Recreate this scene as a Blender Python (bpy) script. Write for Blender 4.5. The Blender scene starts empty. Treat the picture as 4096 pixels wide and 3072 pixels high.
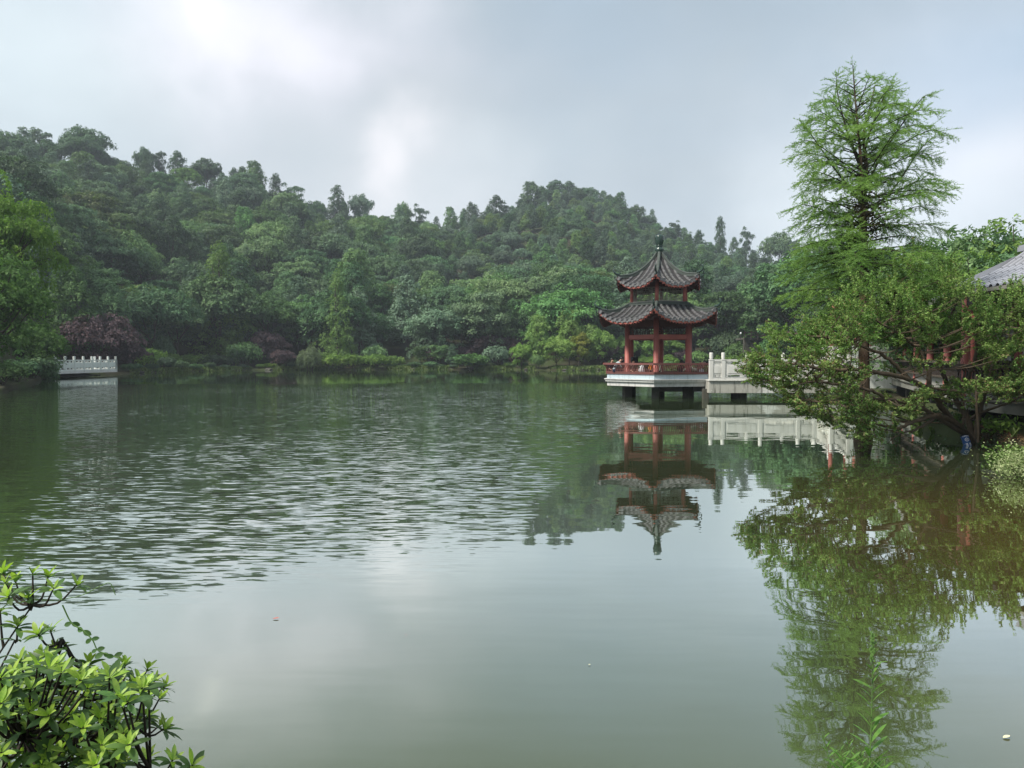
import bpy, math, random
import numpy as np
from mathutils import Vector, Matrix

# ------------------------------------------------------------------ camera, world, sun
SC = bpy.context.scene
COL = SC.collection
F, CX, CY, YH, H = 2900.0, 2048.0, 1536.0, 1432.0, 2.1      # focal length, centre and horizon in pixels of the photograph; eye height
PITCH = math.atan((CY - YH) / F)
cam = bpy.data.cameras.new('camera')
cam.sensor_width = 36.0
cam.lens = F / 4096 * 36.0
cam.clip_start, cam.clip_end = 0.1, 6000
camo = bpy.data.objects.new('camera', cam)
COL.objects.link(camo)
camo.location = (0, 0, H)
camo.rotation_euler = (math.pi / 2 - PITCH, 0, 0)
SC.camera = camo

SUN_EL, SUN_AZ = math.radians(50), math.radians(-118)         # azimuth from +Y, negative = left
world = bpy.data.worlds.new('World')
SC.world = world
world.use_nodes = True
wn, wl = world.node_tree.nodes, world.node_tree.links
wn.clear()

def W(kind, **kw):
    n = wn.new(kind)
    for k, v in kw.items():
        if k.startswith('i_'):
            key = k[2:]
            n.inputs[int(key) if key.isdigit() else key].default_value = v
        else:
            setattr(n, k, v)
    return n

def wmath(op, a, b=0.0, clamp=False):
    n = wn.new('ShaderNodeMath'); n.operation = op; n.use_clamp = clamp
    for i, v in enumerate((a, b)):
        if isinstance(v, (int, float)):
            n.inputs[i].default_value = v
        else:
            wl.new(v, n.inputs[i])
    return n.outputs[0]

def wmix(f, a, b):
    n = wn.new('ShaderNodeMix'); n.data_type = 'RGBA'
    for s, v in ((n.inputs[0], f), (n.inputs[6], a), (n.inputs[7], b)):
        if isinstance(v, (int, float)):
            s.default_value = v
        elif isinstance(v, tuple):
            s.default_value = v + (1,) if len(v) == 3 else v
        else:
            wl.new(v, s)
    return n.outputs[2]

tc = W('ShaderNodeTexCoord')
DIRV = tc.outputs['Generated']
wz = W('ShaderNodeTexNoise', i_Scale=4.5, i_Detail=5.0, i_Roughness=0.5)
wl.new(DIRV, wz.inputs['Vector'])
w1 = wn.new('ShaderNodeVectorMath'); w1.operation = 'MULTIPLY_ADD'
wl.new(wz.outputs[1], w1.inputs[0]); w1.inputs[1].default_value = (0.30, 0.30, 0.24); w1.inputs[2].default_value = (-0.15, -0.15, -0.12)
w2 = wn.new('ShaderNodeVectorMath'); w2.operation = 'ADD'
wl.new(DIRV, w2.inputs[0]); wl.new(w1.outputs[0], w2.inputs[1])
WARP = w2.outputs[0]
def skydir(u, v):
    x, z = (u - CX) / F, (CY - v) / F
    d = Vector((x, math.cos(PITCH) + z * math.sin(PITCH), z * math.cos(PITCH) - math.sin(PITCH)))
    return d.normalized()
def glow(u, v, width, sx=1.0):
    """soft patch of thin bright cloud round one direction of the sky"""
    d = skydir(u, v)
    n = wn.new('ShaderNodeVectorMath'); n.operation = 'SUBTRACT'
    wl.new(WARP, n.inputs[0]); n.inputs[1].default_value = d
    m = wn.new('ShaderNodeVectorMath'); m.operation = 'MULTIPLY'
    wl.new(n.outputs[0], m.inputs[0]); m.inputs[1].default_value = (1 / sx, 1, 1)
    l = wn.new('ShaderNodeVectorMath'); l.operation = 'LENGTH'
    wl.new(m.outputs[0], l.inputs[0])
    q = wmath('DIVIDE', l.outputs['Value'], width)
    q = wmath('MULTIPLY', q, q)
    q = wmath('MULTIPLY', q, -1.0)
    return wmath('EXPONENT', q)
sky = W('ShaderNodeTexSky', sky_type='NISHITA', sun_disc=False)
sky.sun_elevation = SUN_EL
sky.sun_rotation = SUN_AZ % (2 * math.pi)
sky.air_density = 1.2
sky.dust_density = 2.0
mp = W('ShaderNodeMapping'); wl.new(DIRV, mp.inputs[0])
mp.inputs['Rotation'].default_value = (0.25, 0.35, 0.0)
mp.inputs['Scale'].default_value = (2.0, 1.9, 5.0)
n1 = W('ShaderNodeTexNoise', i_Scale=1.5, i_Detail=3.0, i_Roughness=0.45, i_Distortion=0.1)
wl.new(mp.outputs[0], n1.inputs['Vector'])
mp2 = W('ShaderNodeMapping'); wl.new(DIRV, mp2.inputs[0])
mp2.inputs['Location'].default_value = (3.1, 1.7, 0.4)
mp2.inputs['Rotation'].default_value = (0.3, -0.2, 0.3)
mp2.inputs['Scale'].default_value = (1.3, 1.3, 6.0)
n2 = W('ShaderNodeTexNoise', i_Scale=1.6, i_Detail=2.0, i_Roughness=0.4, i_Distortion=0.1)
wl.new(mp2.outputs[0], n2.inputs['Vector'])
K = 10.0                                                     # colours below are divided by the background strength
def k(c): return tuple(x * K for x in c)
cl = W('ShaderNodeValToRGB')
cl.color_ramp.elements[0].position = 0.36; cl.color_ramp.elements[0].color = (0.28, 0.335, 0.38, 1)
cl.color_ramp.elements[1].position = 0.64; cl.color_ramp.elements[1].color = (0.43, 0.49, 0.53, 1)
wl.new(n1.outputs[0], cl.inputs[0])
sc_ = W('ShaderNodeVectorMath', operation='SCALE'); wl.new(cl.outputs[0], sc_.inputs[0]); sc_.inputs['Scale'].default_value = K
clouds = sc_.outputs[0]
hz = W('ShaderNodeSeparateXYZ'); wl.new(DIRV, hz.inputs[0])
hfac = wmath('MULTIPLY', wmath('SUBTRACT', 0.26, hz.outputs[2]), 2.2, True)   # paler towards the horizon
clouds = wmix(wmath('MULTIPLY', hfac, 0.6), clouds, k((0.45, 0.50, 0.54)))
PATCHES = [  # pixel of the photograph, width, stretch, amount, colour: darker cloud banks first, thin bright places last
    (1250, 540, 0.10, 2.6, 0.80, (0.33, 0.375, 0.41)), (2500, 330, 0.12, 3.0, 0.70, (0.34, 0.385, 0.42)), (3000, 560, 0.10, 2.4, 0.55, (0.36, 0.40, 0.435)),
    (500, 400, 0.06, 3.2, 0.5, (0.42, 0.48, 0.51)), (2300, -420, 0.30, 2.6, 0.80, (0.24, 0.28, 0.31)), (1950, 260, 0.05, 3.0, 0.45, (0.35, 0.39, 0.43)),
    (120, 170, 0.13, 1.4, 0.65, (0.56, 0.63, 0.65)), (3950, 640, 0.12, 1.6, 0.65, (0.66, 0.66, 0.71)), (3350, 900, 0.12, 1.6, 0.6, (0.62, 0.66, 0.68)),
    (1600, 820, 0.11, 2.0, 0.5, (0.58, 0.59, 0.61)), (1100, 170, 0.085, 2.0, 0.75, (0.62, 0.61, 0.67)), (760, 60, 0.085, 1.5, 0.85, (0.66, 0.66, 0.70)),
    (790, 20, 0.035, 1.0, 0.8, (0.85, 0.85, 0.85)), (1560, 700, 0.045, 1.1, 0.7, (0.72, 0.69, 0.71))]
for (pu, pv, pw, ps, pa, pc) in PATCHES:
    g = wmath('MULTIPLY', glow(pu, pv, pw, ps), pa, True)
    g = wmath('MULTIPLY', g, wmath('ADD', wmath('MULTIPLY', n2.outputs[0], 1.1), 0.45), True)
    clouds = wmix(g, clouds, k(pc))
# blue openings
b1 = wmath('MULTIPLY', glow(4050, 130, 0.22, 1.8), 0.7)
b2 = wmath('MULTIPLY', glow(2400, 20, 0.10, 1.8), 0.5)
b3 = wmath('MULTIPLY', glow(60, 60, 0.10, 1.0), 0.25)
bsum = wmath('ADD', wmath('ADD', b1, b2), b3, True)
cover = wmath('ADD', wmath('MULTIPLY', n2.outputs[0], 0.9), 0.42, True)
cover = wmath('SUBTRACT', 1.0, wmath('MULTIPLY', bsum, wmath('SUBTRACT', 1.25, cover), True), True)
thin = wmix(0.5, sky.outputs[0], k((0.30, 0.46, 0.62)))
final = wmix(cover, thin, clouds)
bg = W('ShaderNodeBackground', i_Strength=0.1)
wl.new(final, bg.inputs[0])
wo = W('ShaderNodeOutputWorld'); wl.new(bg.outputs[0], wo.inputs[0])

sun = bpy.data.lights.new('sun', 'SUN')
sun.energy = 3.6
sun.angle = math.radians(11)
sun.color = (1.0, 0.95, 0.86)
suno = bpy.data.objects.new('sun', sun); COL.objects.link(suno)
sd = Vector((math.sin(SUN_AZ) * math.cos(SUN_EL), math.cos(SUN_AZ) * math.cos(SUN_EL), math.sin(SUN_EL)))
suno.rotation_euler = sd.to_track_quat('Z', 'Y').to_euler()
suno.location = (0, 0, 150)

SC.view_settings.view_transform = 'Standard'
SC.view_settings.look = 'None'
SC.view_settings.exposure = 0.78
SC.view_settings.gamma = 1.0
SC.view_settings.use_curve_mapping = False
SC.render.engine = 'CYCLES'
cy = SC.cycles
cy.max_bounces = 6; cy.diffuse_bounces = 3; cy.glossy_bounces = 3; cy.transmission_bounces = 4
cy.transparent_max_bounces = 8; cy.volume_bounces = 0
cy.use_adaptive_sampling = True; cy.adaptive_threshold = 0.012
cy.use_denoising = True
cy.sample_clamp_indirect = 4.0
cy.caustics_reflective = False; cy.caustics_refractive = False

rng = np.random.default_rng(7)
random.seed(7)

# ------------------------------------------------------------------ helpers
def at(u, v, Y):
    """world point at depth Y seen at pixel (u, v) of the photograph"""
    x, z = (u - CX) / F, (CY - v) / F
    dy = math.cos(PITCH) + z * math.sin(PITCH)
    dz = z * math.cos(PITCH) - math.sin(PITCH)
    t = Y / dy
    return Vector((x * t, Y, H + dz * t))

def depth(v):
    """depth of the water surface at pixel row v"""
    return H * F / (v - YH)

class MB:
    def __init__(self):
        self.V, self.Fs, self.n = [], [], 0
    def add(self, V, Fa, mat=0):
        V = np.asarray(V, float); Fa = np.asarray(Fa, int)
        if len(Fa) == 0: return
        self.V.append(V); self.Fs.append((Fa + self.n, mat)); self.n += len(V)
    def box(self, c, s, rot=0.0, mat=0, taper=1.0):
        x, y, z = (a / 2 for a in s)
        P = np.array([[-x, -y, -z], [x, -y, -z], [x, y, -z], [-x, y, -z],
                      [-x * taper, -y * taper, z], [x * taper, -y * taper, z], [x * taper, y * taper, z], [-x * taper, y * taper, z]])
        if rot:
            c_, s_ = math.cos(rot), math.sin(rot)
            P = np.stack([P[:, 0] * c_ - P[:, 1] * s_, P[:, 0] * s_ + P[:, 1] * c_, P[:, 2]], 1)
        self.add(P + np.array(c), [[3, 2, 1, 0], [4, 5, 6, 7], [0, 1, 5, 4], [1, 2, 6, 5], [2, 3, 7, 6], [3, 0, 4, 7]], mat)
    def beam(self, a, b, w, h, mat=0, up=(0, 0, 1)):
        """rectangular bar between two points"""
        a, b = Vector(a), Vector(b)
        d = (b - a).normalized(); u = Vector(up)
        s = d.cross(u)
        if s.length < 1e-4: s = d.cross(Vector((1, 0, 0)))
        s.normalize(); t = s.cross(d).normalized()
        P = []
        for p in (a, b):
            for i, j in ((-1, -1), (1, -1), (1, 1), (-1, 1)):
                P.append(p + s * (i * w / 2) + t * (j * h / 2))
        self.add([list(p) for p in P], [[0, 1, 2, 3], [7, 6, 5, 4], [0, 4, 5, 1], [1, 5, 6, 2], [2, 6, 7, 3], [3, 7, 4, 0]], mat)
    def tube(self, pts, rad, n=6, mat=0, cap=True):
        pts = np.asarray([list(p) for p in pts], float); m = len(pts)
        rad = np.broadcast_to(np.asarray(rad, float), (m,))
        T = np.gradient(pts, axis=0); T /= np.linalg.norm(T, axis=1, keepdims=True) + 1e-9
        ref = np.array([0.31, 0.2, 0.93]) if abs(T[0, 2]) < 0.8 else np.array([1.0, 0.1, 0])
        A = np.cross(T, ref); A /= np.linalg.norm(A, axis=1, keepdims=True) + 1e-9
        B = np.cross(T, A)
        an = np.arange(n) * 2 * math.pi / n
        P = pts[:, None] + rad[:, None, None] * (np.cos(an)[None, :, None] * A[:, None] + np.sin(an)[None, :, None] * B[:, None])
        i = np.arange(m - 1)[:, None] * n; j = np.arange(n)[None]; j2 = (j + 1) % n
        Fq = np.stack([i + j, i + j2, i + n + j2, i + n + j], -1).reshape(-1, 4)
        V = P.reshape(-1, 3)
        self.add(V, Fq, mat)
        if cap:
            for k0 in (0, m - 1):
                c = len(V)
                tri = [[(k0 * n + (q if k0 else q + 1) % n), (k0 * n + ((q + 1) if k0 else q) % n), n * m] for q in range(n)]
                self.add(np.vstack([V, pts[k0]]), tri, mat)
    def lathe(self, prof, n=16, c=(0, 0, 0), mat=0):
        an = np.arange(n) * 2 * math.pi / n
        V = [[r * math.cos(a) + c[0], r * math.sin(a) + c[1], z + c[2]] for r, z in prof for a in an]
        Fq = [[i * n + j, i * n + (j + 1) % n, (i + 1) * n + (j + 1) % n, (i + 1) * n + j] for i in range(len(prof) - 1) for j in range(n)]
        self.add(V, Fq, mat)
    def hexring(self, R0, R1, z0, z1, mat=0, inner=None, n=6):
        """hexagonal slab, radius R0 at z0 and R1 at z1; inner radius leaves it open"""
        A = [math.radians(-90 + 60 * q) for q in range(6)]
        V = [[R0 * math.cos(a), R0 * math.sin(a), z0] for a in A] + [[R1 * math.cos(a), R1 * math.sin(a), z1] for a in A]
        Fq = [[q, (q + 1) % 6, 6 + (q + 1) % 6, 6 + q] for q in range(6)]
        if inner:
            V += [[inner * math.cos(a), inner * math.sin(a), z0] for a in A] + [[inner * math.cos(a), inner * math.sin(a), z1] for a in A]
            for q in range(6):
                p = (q + 1) % 6
                Fq += [[12 + p, 12 + q, 18 + q, 18 + p], [6 + q, 6 + p, 18 + p, 18 + q], [p, q, 12 + q, 12 + p]]
        else:
            V += [[0, 0, z0], [0, 0, z1]]
            for q in range(6):
                p = (q + 1) % 6
                self.add([V[q], V[p], V[12]], [[1, 0, 2]], mat)
                self.add([V[6 + q], V[6 + p], V[13]], [[0, 1, 2]], mat)
            V = V[:12]
        self.add(V, Fq, mat)
    def mesh(self, name, mats, smooth=False):
        V = np.vstack(self.V)
        lv, ls, mi = [], [], []
        for Fa, m in self.Fs:
            lv.append(Fa.reshape(-1)); ls.append(np.full(len(Fa), Fa.shape[1])); mi.append(np.full(len(Fa), m))
        lv, ls, mi = np.concatenate(lv), np.concatenate(ls), np.concatenate(mi)
        me = bpy.data.meshes.new(name)
        me.vertices.add(len(V)); me.vertices.foreach_set('co', V.astype(np.float32).ravel())
        me.loops.add(len(lv)); me.loops.foreach_set('vertex_index', lv.astype(np.int32))
        me.polygons.add(len(ls))
        st = np.concatenate([[0], np.cumsum(ls)[:-1]]).astype(np.int32)
        me.polygons.foreach_set('loop_start', st)
        me.polygons.foreach_set('loop_total', ls.astype(np.int32))
        me.polygons.foreach_set('material_index', mi.astype(np.int32))
        me.polygons.foreach_set('use_smooth', np.full(len(ls), bool(smooth)))
        for m in (mats if isinstance(mats, (list, tuple)) else [mats]):
            me.materials.append(m)
        me.update(calc_edges=True)
        return me
    def build(self, name, mats, parent=None, smooth=False, **kw):
        return link(name, self.mesh(name, mats, smooth), parent, **kw)

def link(name, me, parent=None, loc=None, rot=None, scale=None, **props):
    o = bpy.data.objects.new(name, me)
    COL.objects.link(o)
    if parent: o.parent = parent
    if loc is not None: o.location = loc
    if rot is not None: o.rotation_euler = rot
    if scale is not None: o.scale = scale if hasattr(scale, '__len__') else (scale,) * 3
    for a, b in props.items():
        if b is not None: o[a] = b
    return o

def thing(name, label, cat, loc=(0, 0, 0), rotz=0.0, group=None, scale=None):
    return link(name, None, None, loc, (0, 0, rotz), scale, label=label, category=cat, group=group)

def inst(o, name, parent, loc=None, rot=None, scale=None):
    c = o.copy(); c.name = name; COL.objects.link(c); c.parent = parent
    if loc is not None: c.location = loc
    if rot is not None: c.rotation_euler = rot
    if scale is not None: c.scale = scale
    return c

# ------------------------------------------------------------------ materials
class NT:
    def __init__(self, name):
        self.m = bpy.data.materials.new(name); self.m.use_nodes = True
        self.t = self.m.node_tree; self.n, self.l = self.t.nodes, self.t.links
        self.n.clear()
        self.out = self.n.new('ShaderNodeOutputMaterial')
    def N(self, kind, **kw):
        n = self.n.new(kind)
        for k_, v in kw.items():
            if k_.startswith('i_'):
                self.put(n.inputs[int(k_[2:]) if k_[2:].isdigit() else k_[2:].replace('_', ' ')], v)
            else: setattr(n, k_, v)
        return n
    def put(self, s, v):
        if isinstance(v, bpy.types.NodeSocket): self.l.new(v, s)
        elif isinstance(v, tuple) and len(v) == 3 and len(getattr(s, 'default_value', (0,) * 3)) == 4: s.default_value = v + (1,)
        else: s.default_value = v
    def math(self, op, a, b=0.0, clamp=False):
        n = self.n.new('ShaderNodeMath'); n.operation = op; n.use_clamp = clamp
        self.put(n.inputs[0], a); self.put(n.inputs[1], b)
        return n.outputs[0]
    def mix(self, f, a, b, blend='MIX'):
        n = self.n.new('ShaderNodeMix'); n.data_type = 'RGBA'; n.blend_type = blend
        self.put(n.inputs[0], f); self.put(n.inputs[6], a); self.put(n.inputs[7], b)
        return n.outputs[2]
    def noise(self, vec=None, scale=5.0, detail=4.0, rough=0.55, dist=0.0, col=False):
        n = self.N('ShaderNodeTexNoise', i_Scale=scale, i_Detail=detail, i_Roughness=rough, i_Distortion=dist)
        if vec is not None: self.l.new(vec, n.inputs['Vector'])
        return n.outputs[1 if col else 0]
    def ramp(self, f, stops):
        n = self.n.new('ShaderNodeValToRGB'); self.l.new(f, n.inputs[0])
        e = n.color_ramp.elements
        while len(e) < len(stops): e.new(0.5)
        for el, (p, c) in zip(e, stops):
            el.position = p; el.color = (c, c, c, 1) if isinstance(c, (int, float)) else c + (1,)
        return n.outputs[0]
    def coord(self, kind='Object', scale=(1, 1, 1), loc=(0, 0, 0), rot=(0, 0, 0)):
        c = self.n.new('ShaderNodeTexCoord').outputs[kind] if kind != 'World' else self.n.new('ShaderNodeNewGeometry').outputs['Position']
        m = self.N('ShaderNodeMapping'); self.l.new(c, m.inputs[0])
        m.inputs['Scale'].default_value = scale; m.inputs['Location'].default_value = loc; m.inputs['Rotation'].default_value = rot
        return m.outputs[0]
    def bsdf(self, color, rough=0.6, spec=0.3, bump=None, bstr=0.3, bdist=0.02, metal=0.0):
        b = self.N('ShaderNodeBsdfPrincipled')
        self.put(b.inputs['Base Color'], color); self.put(b.inputs['Roughness'], rough)
        b.inputs['Specular IOR Level'].default_value = spec; b.inputs['Metallic'].default_value = metal
        if bump is not None:
            bp = self.N('ShaderNodeBump'); bp.inputs['Strength'].default_value = bstr; bp.inputs['Distance'].default_value = bdist
            self.l.new(bump, bp.inputs['Height']); self.l.new(bp.outputs[0], b.inputs['Normal'])
        return b.outputs[0]
    def done(self, shader):
        self.l.new(shader, self.out.inputs[0]); return self.m

def leafmat(name, base, alt, trans=0.35, spread=0.35, objvar=0.85, gloss=0.14, nscale=0.35):
    t = NT(name)
    geo = t.N('ShaderNodeNewGeometry'); oi = t.N('ShaderNodeObjectInfo')
    ns = t.noise(t.coord('Object'), nscale, 2.0, 0.5)
    c = t.mix(t.ramp(ns, [(0.38, 0.0), (0.65, 1.0)]), base, alt)
    v = t.math('ADD', t.math('MULTIPLY', geo.outputs['Random Per Island'], 2 * spread), 1 - spread)
    ov = t.math('ADD', t.math('MULTIPLY', oi.outputs['Random'], objvar), 1 - objvar / 2)
    hsv = t.N('ShaderNodeHueSaturation')
    hsv.inputs['Hue'].default_value = 0.5
    t.put(hsv.inputs['Hue'], t.math('ADD', t.math('MULTIPLY', t.math('FRACT', t.math('MULTIPLY', oi.outputs['Random'], 7.31)), 0.05 * objvar), 0.5 - 0.025 * objvar))
    t.put(hsv.inputs['Saturation'], t.math('ADD', t.math('MULTIPLY', t.math('FRACT', t.math('MULTIPLY', oi.outputs['Random'], 13.7)), 0.33 * objvar), 0.92 - 0.2 * objvar))
    t.put(hsv.inputs['Value'], t.math('MULTIPLY', v, ov))
    t.put(hsv.inputs['Color'], c)
    d = t.bsdf(hsv.outputs[0], 0.5, gloss)
    tr = t.N('ShaderNodeBsdfTranslucent')
    c2 = t.mix(0.5, hsv.outputs[0], (base[0] * 1.6, base[1] * 1.7, base[2] * 0.7))
    t.put(tr.inputs[0], c2)
    m = t.N('ShaderNodeMixShader'); m.inputs[0].default_value = trans
    t.l.new(d, m.inputs[1]); t.l.new(tr.outputs[0], m.inputs[2])
    return t.done(m.outputs[0])

def plain(name, col, rough=0.6, spec=0.3, var=0.25, scale=3.0, bump=0.2, bdist=0.01, dirt=None, dirtamt=0.4, coords='Object', cscale=(1, 1, 1)):
    t = NT(name)
    co = t.coord(coords, cscale)
    n = t.noise(co, scale, 6.0, 0.6)
    c = t.mix(n, tuple(x * (1 - var) for x in col), tuple(min(1, x * (1 + var)) for x in col))
    if dirt:
        n2 = t.noise(co, scale * 0.35, 5.0, 0.65, 0.3)
        c = t.mix(t.math('MULTIPLY', t.ramp(n2, [(0.45, 0.0), (0.7, 1.0)]), dirtamt), c, dirt)
    return t.done(t.bsdf(c, rough, spec, n, bump, bdist))

M = {}
M['leaf_dark'] = leafmat('leaf_dark', (0.059, 0.125, 0.057), (0.097, 0.185, 0.068), 0.28)
M['leaf_mid'] = leafmat('leaf_mid', (0.084, 0.170, 0.059), (0.145, 0.252, 0.081), 0.32)
M['leaf_blue'] = leafmat('leaf_blue', (0.084, 0.152, 0.090), (0.131, 0.211, 0.125), 0.25)
M['leaf_fresh'] = leafmat('leaf_fresh', (0.10, 0.185, 0.05), (0.16, 0.24, 0.06), 0.35)
M['leaf_old'] = leafmat('leaf_old', (0.15, 0.14, 0.055), (0.21, 0.13, 0.06), 0.3, spread=0.5, objvar=0.0)
M['leaf_light'] = leafmat('leaf_light', (0.154, 0.281, 0.064), (0.236, 0.362, 0.081), 0.38, objvar=0.4)
M['leaf_shore'] = leafmat('leaf_shore', (0.10, 0.21, 0.030), (0.20, 0.33, 0.040), 0.45, objvar=0.3)
M['leaf_shore_dark'] = leafmat('leaf_shore_dark', (0.070, 0.150, 0.032), (0.12, 0.22, 0.045), 0.4, objvar=0.3)
M['leaf_redwood'] = leafmat('leaf_redwood', (0.109, 0.203, 0.043), (0.160, 0.268, 0.058), 0.4, objvar=0.35)
M['leaf_yellow'] = leafmat('leaf_yellow', (0.16, 0.21, 0.03), (0.24, 0.24, 0.03), 0.4, objvar=0.2)
M['leaf_purple'] = leafmat('leaf_purple', (0.082, 0.054, 0.066), (0.123, 0.078, 0.082), 0.25, objvar=0.35)
M['leaf_hedge'] = leafmat('leaf_hedge', (0.109, 0.203, 0.036), (0.189, 0.304, 0.043), 0.35, objvar=0.3, nscale=0.8)
M['leaf_willow'] = leafmat('leaf_willow', (0.12, 0.17, 0.08), (0.18, 0.23, 0.12), 0.3, objvar=0.1)
M['leaf_shrub'] = leafmat('leaf_shrub', (0.155, 0.29, 0.070), (0.30, 0.42, 0.11), 0.5, spread=0.5, objvar=0.0, nscale=1.4)
M['needle'] = leafmat('needle', (0.16, 0.29, 0.07), (0.23, 0.37, 0.08), 0.5, spread=0.35, objvar=0.0, nscale=1.0)
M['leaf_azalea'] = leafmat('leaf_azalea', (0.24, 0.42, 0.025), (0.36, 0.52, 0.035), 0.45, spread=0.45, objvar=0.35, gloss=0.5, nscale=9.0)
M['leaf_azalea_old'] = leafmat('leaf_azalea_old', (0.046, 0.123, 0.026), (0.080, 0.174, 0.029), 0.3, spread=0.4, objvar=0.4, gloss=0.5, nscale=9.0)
M['leaf_vine_dark'] = leafmat('leaf_vine_dark', (0.045, 0.030, 0.018), (0.07, 0.06, 0.02), 0.2, objvar=0.0)
M['leaf_pale'] = leafmat('leaf_pale', (0.20, 0.30, 0.09), (0.42, 0.44, 0.24), 0.3, spread=0.4, objvar=0.0, nscale=5.0)
M['leaf_weed'] = leafmat('leaf_weed', (0.10, 0.24, 0.04), (0.16, 0.32, 0.05), 0.45, objvar=0.3, nscale=4.0)
M['grass'] = leafmat('grass', (0.085, 0.15, 0.035), (0.14, 0.19, 0.05), 0.3, objvar=0.2, nscale=0.6)
M['bark'] = plain('bark', (0.085, 0.070, 0.055), 0.9, 0.1, 0.5, 6.0, 0.6, 0.03, cscale=(1, 1, 0.25))
M['bark_dark'] = plain('bark_dark', (0.035, 0.030, 0.024), 0.9, 0.1, 0.5, 6.0, 0.5, 0.02, cscale=(1, 1, 0.3))
M['bark_shrub'] = plain('bark_shrub', (0.115, 0.085, 0.062), 0.8, 0.15, 0.55, 9.0, 0.4, 0.01, dirt=(0.04, 0.05, 0.02))
M['twig'] = plain('twig', (0.07, 0.06, 0.035), 0.8, 0.15, 0.4, 9.0)
M['stem_green'] = plain('stem_green', (0.10, 0.19, 0.045), 0.6, 0.3, 0.2, 9.0)
M['red_wood'] = plain('red_wood', (0.37, 0.115, 0.095), 0.55, 0.3, 0.16, 2.2, 0.15, 0.006, dirt=(0.13, 0.05, 0.045), dirtamt=0.5)
M['red_rail'] = plain('red_rail', (0.165, 0.062, 0.055), 0.6, 0.3, 0.3, 3.0, 0.2, 0.005, dirt=(0.10, 0.06, 0.055), dirtamt=0.6)
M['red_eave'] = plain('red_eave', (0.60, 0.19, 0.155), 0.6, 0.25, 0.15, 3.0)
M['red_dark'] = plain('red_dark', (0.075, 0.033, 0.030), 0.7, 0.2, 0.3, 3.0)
M['dark_wood'] = plain('dark_wood', (0.035, 0.027, 0.024), 0.6, 0.3, 0.3, 4.0)
M['lattice_wood'] = plain('lattice_wood', (0.30, 0.27, 0.23), 0.7, 0.2, 0.3, 4.0)
M['tile'] = plain('tile', (0.115, 0.112, 0.116), 0.75, 0.25, 0.45, 5.0, 0.4, 0.01, dirt=(0.055, 0.070, 0.05), dirtamt=0.45)
M['tile_light'] = plain('tile_light', (0.15, 0.15, 0.155), 0.8, 0.2, 0.35, 4.0, 0.3, 0.01)
M['tile_pan'] = plain('tile_pan', (0.042, 0.040, 0.041), 0.85, 0.15, 0.45, 6.0, 0.4, 0.01)
M['tile_corridor'] = plain('tile_corridor', (0.27, 0.28, 0.32), 0.7, 0.3, 0.25, 2.0, 0.3, 0.01, dirt=(0.16, 0.15, 0.15), dirtamt=0.5)
M['glaze'] = plain('glaze', (0.022, 0.045, 0.036), 0.25, 0.55, 0.3, 3.0)
M['ridge'] = plain('ridge', (0.060, 0.072, 0.064), 0.7, 0.3, 0.4, 6.0, 0.3, 0.01)
M['steel'] = plain('steel', (0.45, 0.45, 0.45), 0.4, 0.5, 0.1, 3.0)
M['black'] = plain('black', (0.010, 0.012, 0.016), 0.5, 0.4, 0.2, 3.0)
M['skin'] = plain('skin', (0.48, 0.29, 0.21), 0.55, 0.35, 0.06, 8.0, 0.05)
M['hair'] = plain('hair', (0.012, 0.010, 0.010), 0.5, 0.4, 0.3, 30.0)
M['concrete_dark'] = plain('concrete_dark', (0.095, 0.090, 0.075), 0.9, 0.15, 0.35, 2.5, 0.5, 0.02, dirt=(0.03, 0.035, 0.02), dirtamt=0.7)
M['slab'] = plain('slab', (0.27, 0.265, 0.24), 0.85, 0.2, 0.18, 1.5, 0.3, 0.01, dirt=(0.10, 0.10, 0.07), dirtamt=0.55)

def stained(name, col, stain, streak=0.55, drips=1.0, patch=None, speck=0.2, cap=None):
    """painted masonry with dark runs below the edges and damp blotches"""
    t = NT(name)
    co = t.coord('Object')
    st = t.noise(t.coord('Object', (3.2, 3.2, 0.35)), 2.2, 5.0, 0.65)
    bl = t.noise(co, 1.3, 6.0, 0.65, 0.4)
    fine = t.noise(co, 14.0, 5.0, 0.6)
    m1 = t.math('MULTIPLY', t.ramp(st, [(0.52, 0.0), (0.72, 1.0)]), streak)
    m2 = t.math('MULTIPLY', t.ramp(bl, [(0.5, 0.0), (0.75, 1.0)]), 0.5 * drips)
    c = t.mix(fine, tuple(x * 0.86 for x in col), tuple(min(1, x * 1.1) for x in col))
    if patch:
        pn = t.noise(t.coord('Object', (0.8, 0.8, 1.3), (4.2, 1.0, 2.0)), 1.0, 4.0, 0.6, 0.5)
        c = t.mix(t.ramp(pn, [(0.56, 0.0), (0.60, 1.0)]), c, patch)
    c = t.mix(m2, c, tuple(0.5 * (a + b) for a, b in zip(col, stain)))
    c = t.mix(m1, c, stain)
    c = t.mix(t.math('MULTIPLY', t.ramp(fine, [(0.62, 0.0), (0.75, 1.0)]), speck), c, stain)
    return t.done(t.bsdf(c, 0.8, 0.2, bl, 0.2, 0.01))
M['white_paint'] = stained('white_paint', (0.66, 0.65, 0.63), (0.17, 0.165, 0.14), 0.42)
M['blue_paint'] = stained('blue_paint', (0.47, 0.56, 0.61), (0.22, 0.26, 0.27), 0.5, 1.2)
M['marble'] = stained('marble', (0.70, 0.69, 0.65), (0.20, 0.20, 0.13), 0.35, 1.2)
M['marble_white'] = stained('marble_white', (0.70, 0.73, 0.70), (0.26, 0.27, 0.22), 0.22, 0.6)
M['plaster'] = stained('plaster', (0.46, 0.45, 0.40), (0.055, 0.055, 0.042), 0.9, 1.3, patch=(0.72, 0.72, 0.68))
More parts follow.
